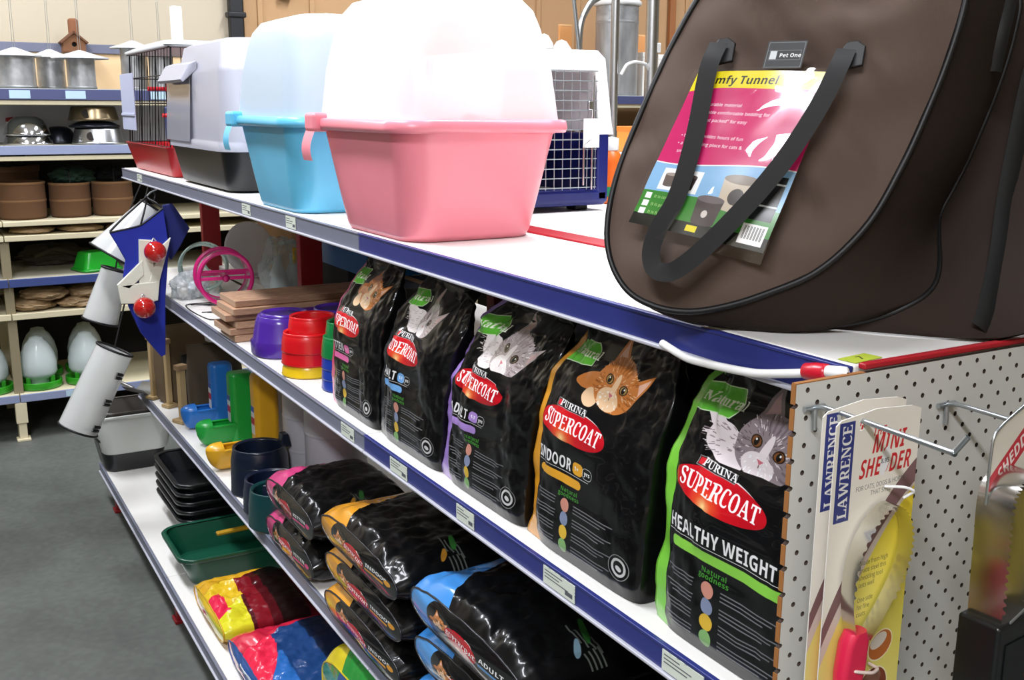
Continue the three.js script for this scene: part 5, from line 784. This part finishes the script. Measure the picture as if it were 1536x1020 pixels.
{ // right-hand stretch of the back shelving
  const t = thing('tall_feeder', 'tall galvanised metal cylinder behind the chrome tubes', 'feeder', [3.18, 1.608, -4.75]);
  part('body', lathe([[.001, 0], [.128, 0], [.13, .006], [.13, .42], [.132, .425], [.132, .435], [.13, .44], [.13, .53]], 48), M.galv, t); part('collar', lathe([[.13, .525], [.145, .53], [.145, .55], [.13, .56], [.001, .56]], 44), mat(0xe8e8e6, .4), t);
  [['left small steel canister with a white domed lid beyond the carrier', 2.63, .26, .05], ['right small steel canister with a white domed lid beyond the carrier', 2.75, .23, .058]].forEach(([l, x, h, r]) => { const c = thing('canister', l, 'canister', [x, 1.608, -4.7]); part('body', lathe([[.001, 0], [r, 0], [r, h], [r * .9, h]], 32), M.steel, c); part('lid', lathe([[r * 1.1, h], [r * 1.05, h + .03], [r * .5, h + .075], [.001, h + .085]], 32), M.white, c); });
  [['narrow peach board behind the tall metal cylinder', 2.98, .09, .42], ['peach board between the cylinder and the chrome tube', 3.3, .1, .4], ['wide peach board right of the chrome tubes', 3.5, .2, .38]].forEach(([l, x, w, h]) => { const c = thing('peach_board', l, 'board', [x, 1.608, -5.02]); part('board', box(w, h, .02, 0, h / 2, 0, .002), mat(0xe9a566, .7), c); part('edge', box(w, .012, .024, 0, h + .004, 0, .002), mat(0xf0bd84, .7), c); });
  [['narrow white carton beside the tall cylinder', 3.4, .08, .26], ['large white carton right of the chrome tubes', 3.6, .24, .25]].forEach(([l, x, w, h]) => { const c = thing('white_carton', l, 'box', [x, 1.608, -4.8]); part('carton', box(w, h, .16, 0, h / 2, 0, .003), mat(0xf2efe8, .6), c); part('lid', box(w + .003, .03, .163, 0, h - .012, 0, .003), mat(0xf6f4ee, .6), c); });
  const s = thing('chrome_stand', 'tall chrome tube stand with a curved white arm, seen past the brown bag', 'stand', [0, 0, -3.6]);
  part('tube', rod([2.355, .02, 0], [2.345, 2.5, 0], .02, 16), M.steel, s); part('tube', rod([2.575, .02, 0], [2.565, 2.5, 0], .032, 18), M.steel, s);
  part('tube', tube([[2.21, 1.5, -.1], [2.21, 1.85, -.1], [2.225, 1.95, -.1], [2.28, 2.03, -.1], [2.4, 2.09, -.1]], .016, 50, 12), M.steel, s); part('tube', rod([2.21, 1.5, -.1], [2.21, .02, -.1], .016, 12), M.steel, s); part('strut', rod([2.19, 1.72, -.05], [2.1, 2.3, -.05], .01, 10), M.zinc, s); part('strut', rod([2.19, 1.72, -.05], [2.21, 1.4, -.1], .01, 10), M.zinc, s);
  part('curved_arm', tube([[2.375, 1.69, .02], [2.4, 1.735, .03], [2.45, 1.75, .03], [2.52, 1.74, .02], [2.565, 1.7, .0]], .009, 40, 10), M.whiteGloss, s); part('arm_clip', box(.03, .05, .04, 2.59, 1.82, .01, .006), M.whiteGloss, s);
  part('foot', box(.6, .03, .5, 2.4, .015, 0, .006), M.black, s); part('crossbar', rod([2.2, .3, -.05], [2.58, .3, 0], .012), M.steel, s);
  for (const [l, x, y, z, w, h, c] of [['small orange carton beside the chrome tube', 2.36, 0, -2.95, .13, .07, 0xf08a3a]]) {
    const q = thing('display_table', 'grey-topped table carrying goods in the next aisle', 'table', [2.2, 0, -2.9]); part('table_top', box(.9, .03, .5, 0, 1.34, 0, .006), mat(0xd8d6d2, .5), q); for (const [dx, dz] of [[-.4, -.2], [.4, -.2], [-.4, .2], [.4, .2]]) part('leg', box(.04, 1.325, .04, dx, .6625, dz, .004), mat(0x55585e, .5), q);
    const o = thing('product_box', 'orange carton on the table in the next aisle, beside the carrier roof', 'box', [2.0, 1.356, -2.9]); part('carton', box(.16, .1, .14, 0, .05, 0, .003), mat(0xf08a3a, .55), o); part('lid', box(.163, .02, .143, 0, .094, 0, .003), mat(0xe87a28, .55), o);
    const o2 = thing('product_box', 'white carton with a dark band on the table in the next aisle', 'box', [2.2, 1.356, -2.8]); part('carton', box(.12, .13, .12, 0, .065, 0, .003), M.white, o2); part('band', box(.122, .03, .122, 0, .1, 0, .002), mat(0x1c1c20, .6), o2);
  }
}

// ---------------------------------------------------------------- unseen dark unit added across the aisle, cutting wall bounce and bag reflections
{
  const t = thing('aisle_shelving', 'unseen shelving unit of dark cartons, added across the aisle to cut bounced light', 'shelving', [-2.1, 0, -1.6]);
  part('back_board', box(.03, 1.9, 5.2, -.22, .95, 0, .004), mat(0x3a3634, .8), t);
  for (const y of [.16, .6, 1.05, 1.5]) part('shelf_board', box(.45, .03, 5.2, 0, y, 0, .004), mat(0xb9b5ac, .6), t);
  for (const z of [-2.6, -1.3, 0, 1.3, 2.6]) part('post', box(.05, 1.9, .05, -.2, .95, z, .004), M.redDark, t);
  const cs = [0x1a1a1e, 0x2b2320, 0x3c1c1c, 0x1d2a38, 0x2a3326].map(c => mat(c, .6));
  [.175, .615, 1.065, 1.515].forEach((y, j) => { for (let i = 0; i < 11; i++) part('carton', box(.36, .26 + .06 * ((i * 3 + j) % 3), .4, .02, y + (.26 + .06 * ((i * 3 + j) % 3)) / 2, -2.35 + i * .47, .006), cs[(i * 2 + j) % 5], t); });
}

// ----------------------------------------------------------------
scene.traverse(o => { if (o.isMesh) { o.castShadow = true; o.receiveShadow = true; } });
renderer.render(scene, camera);
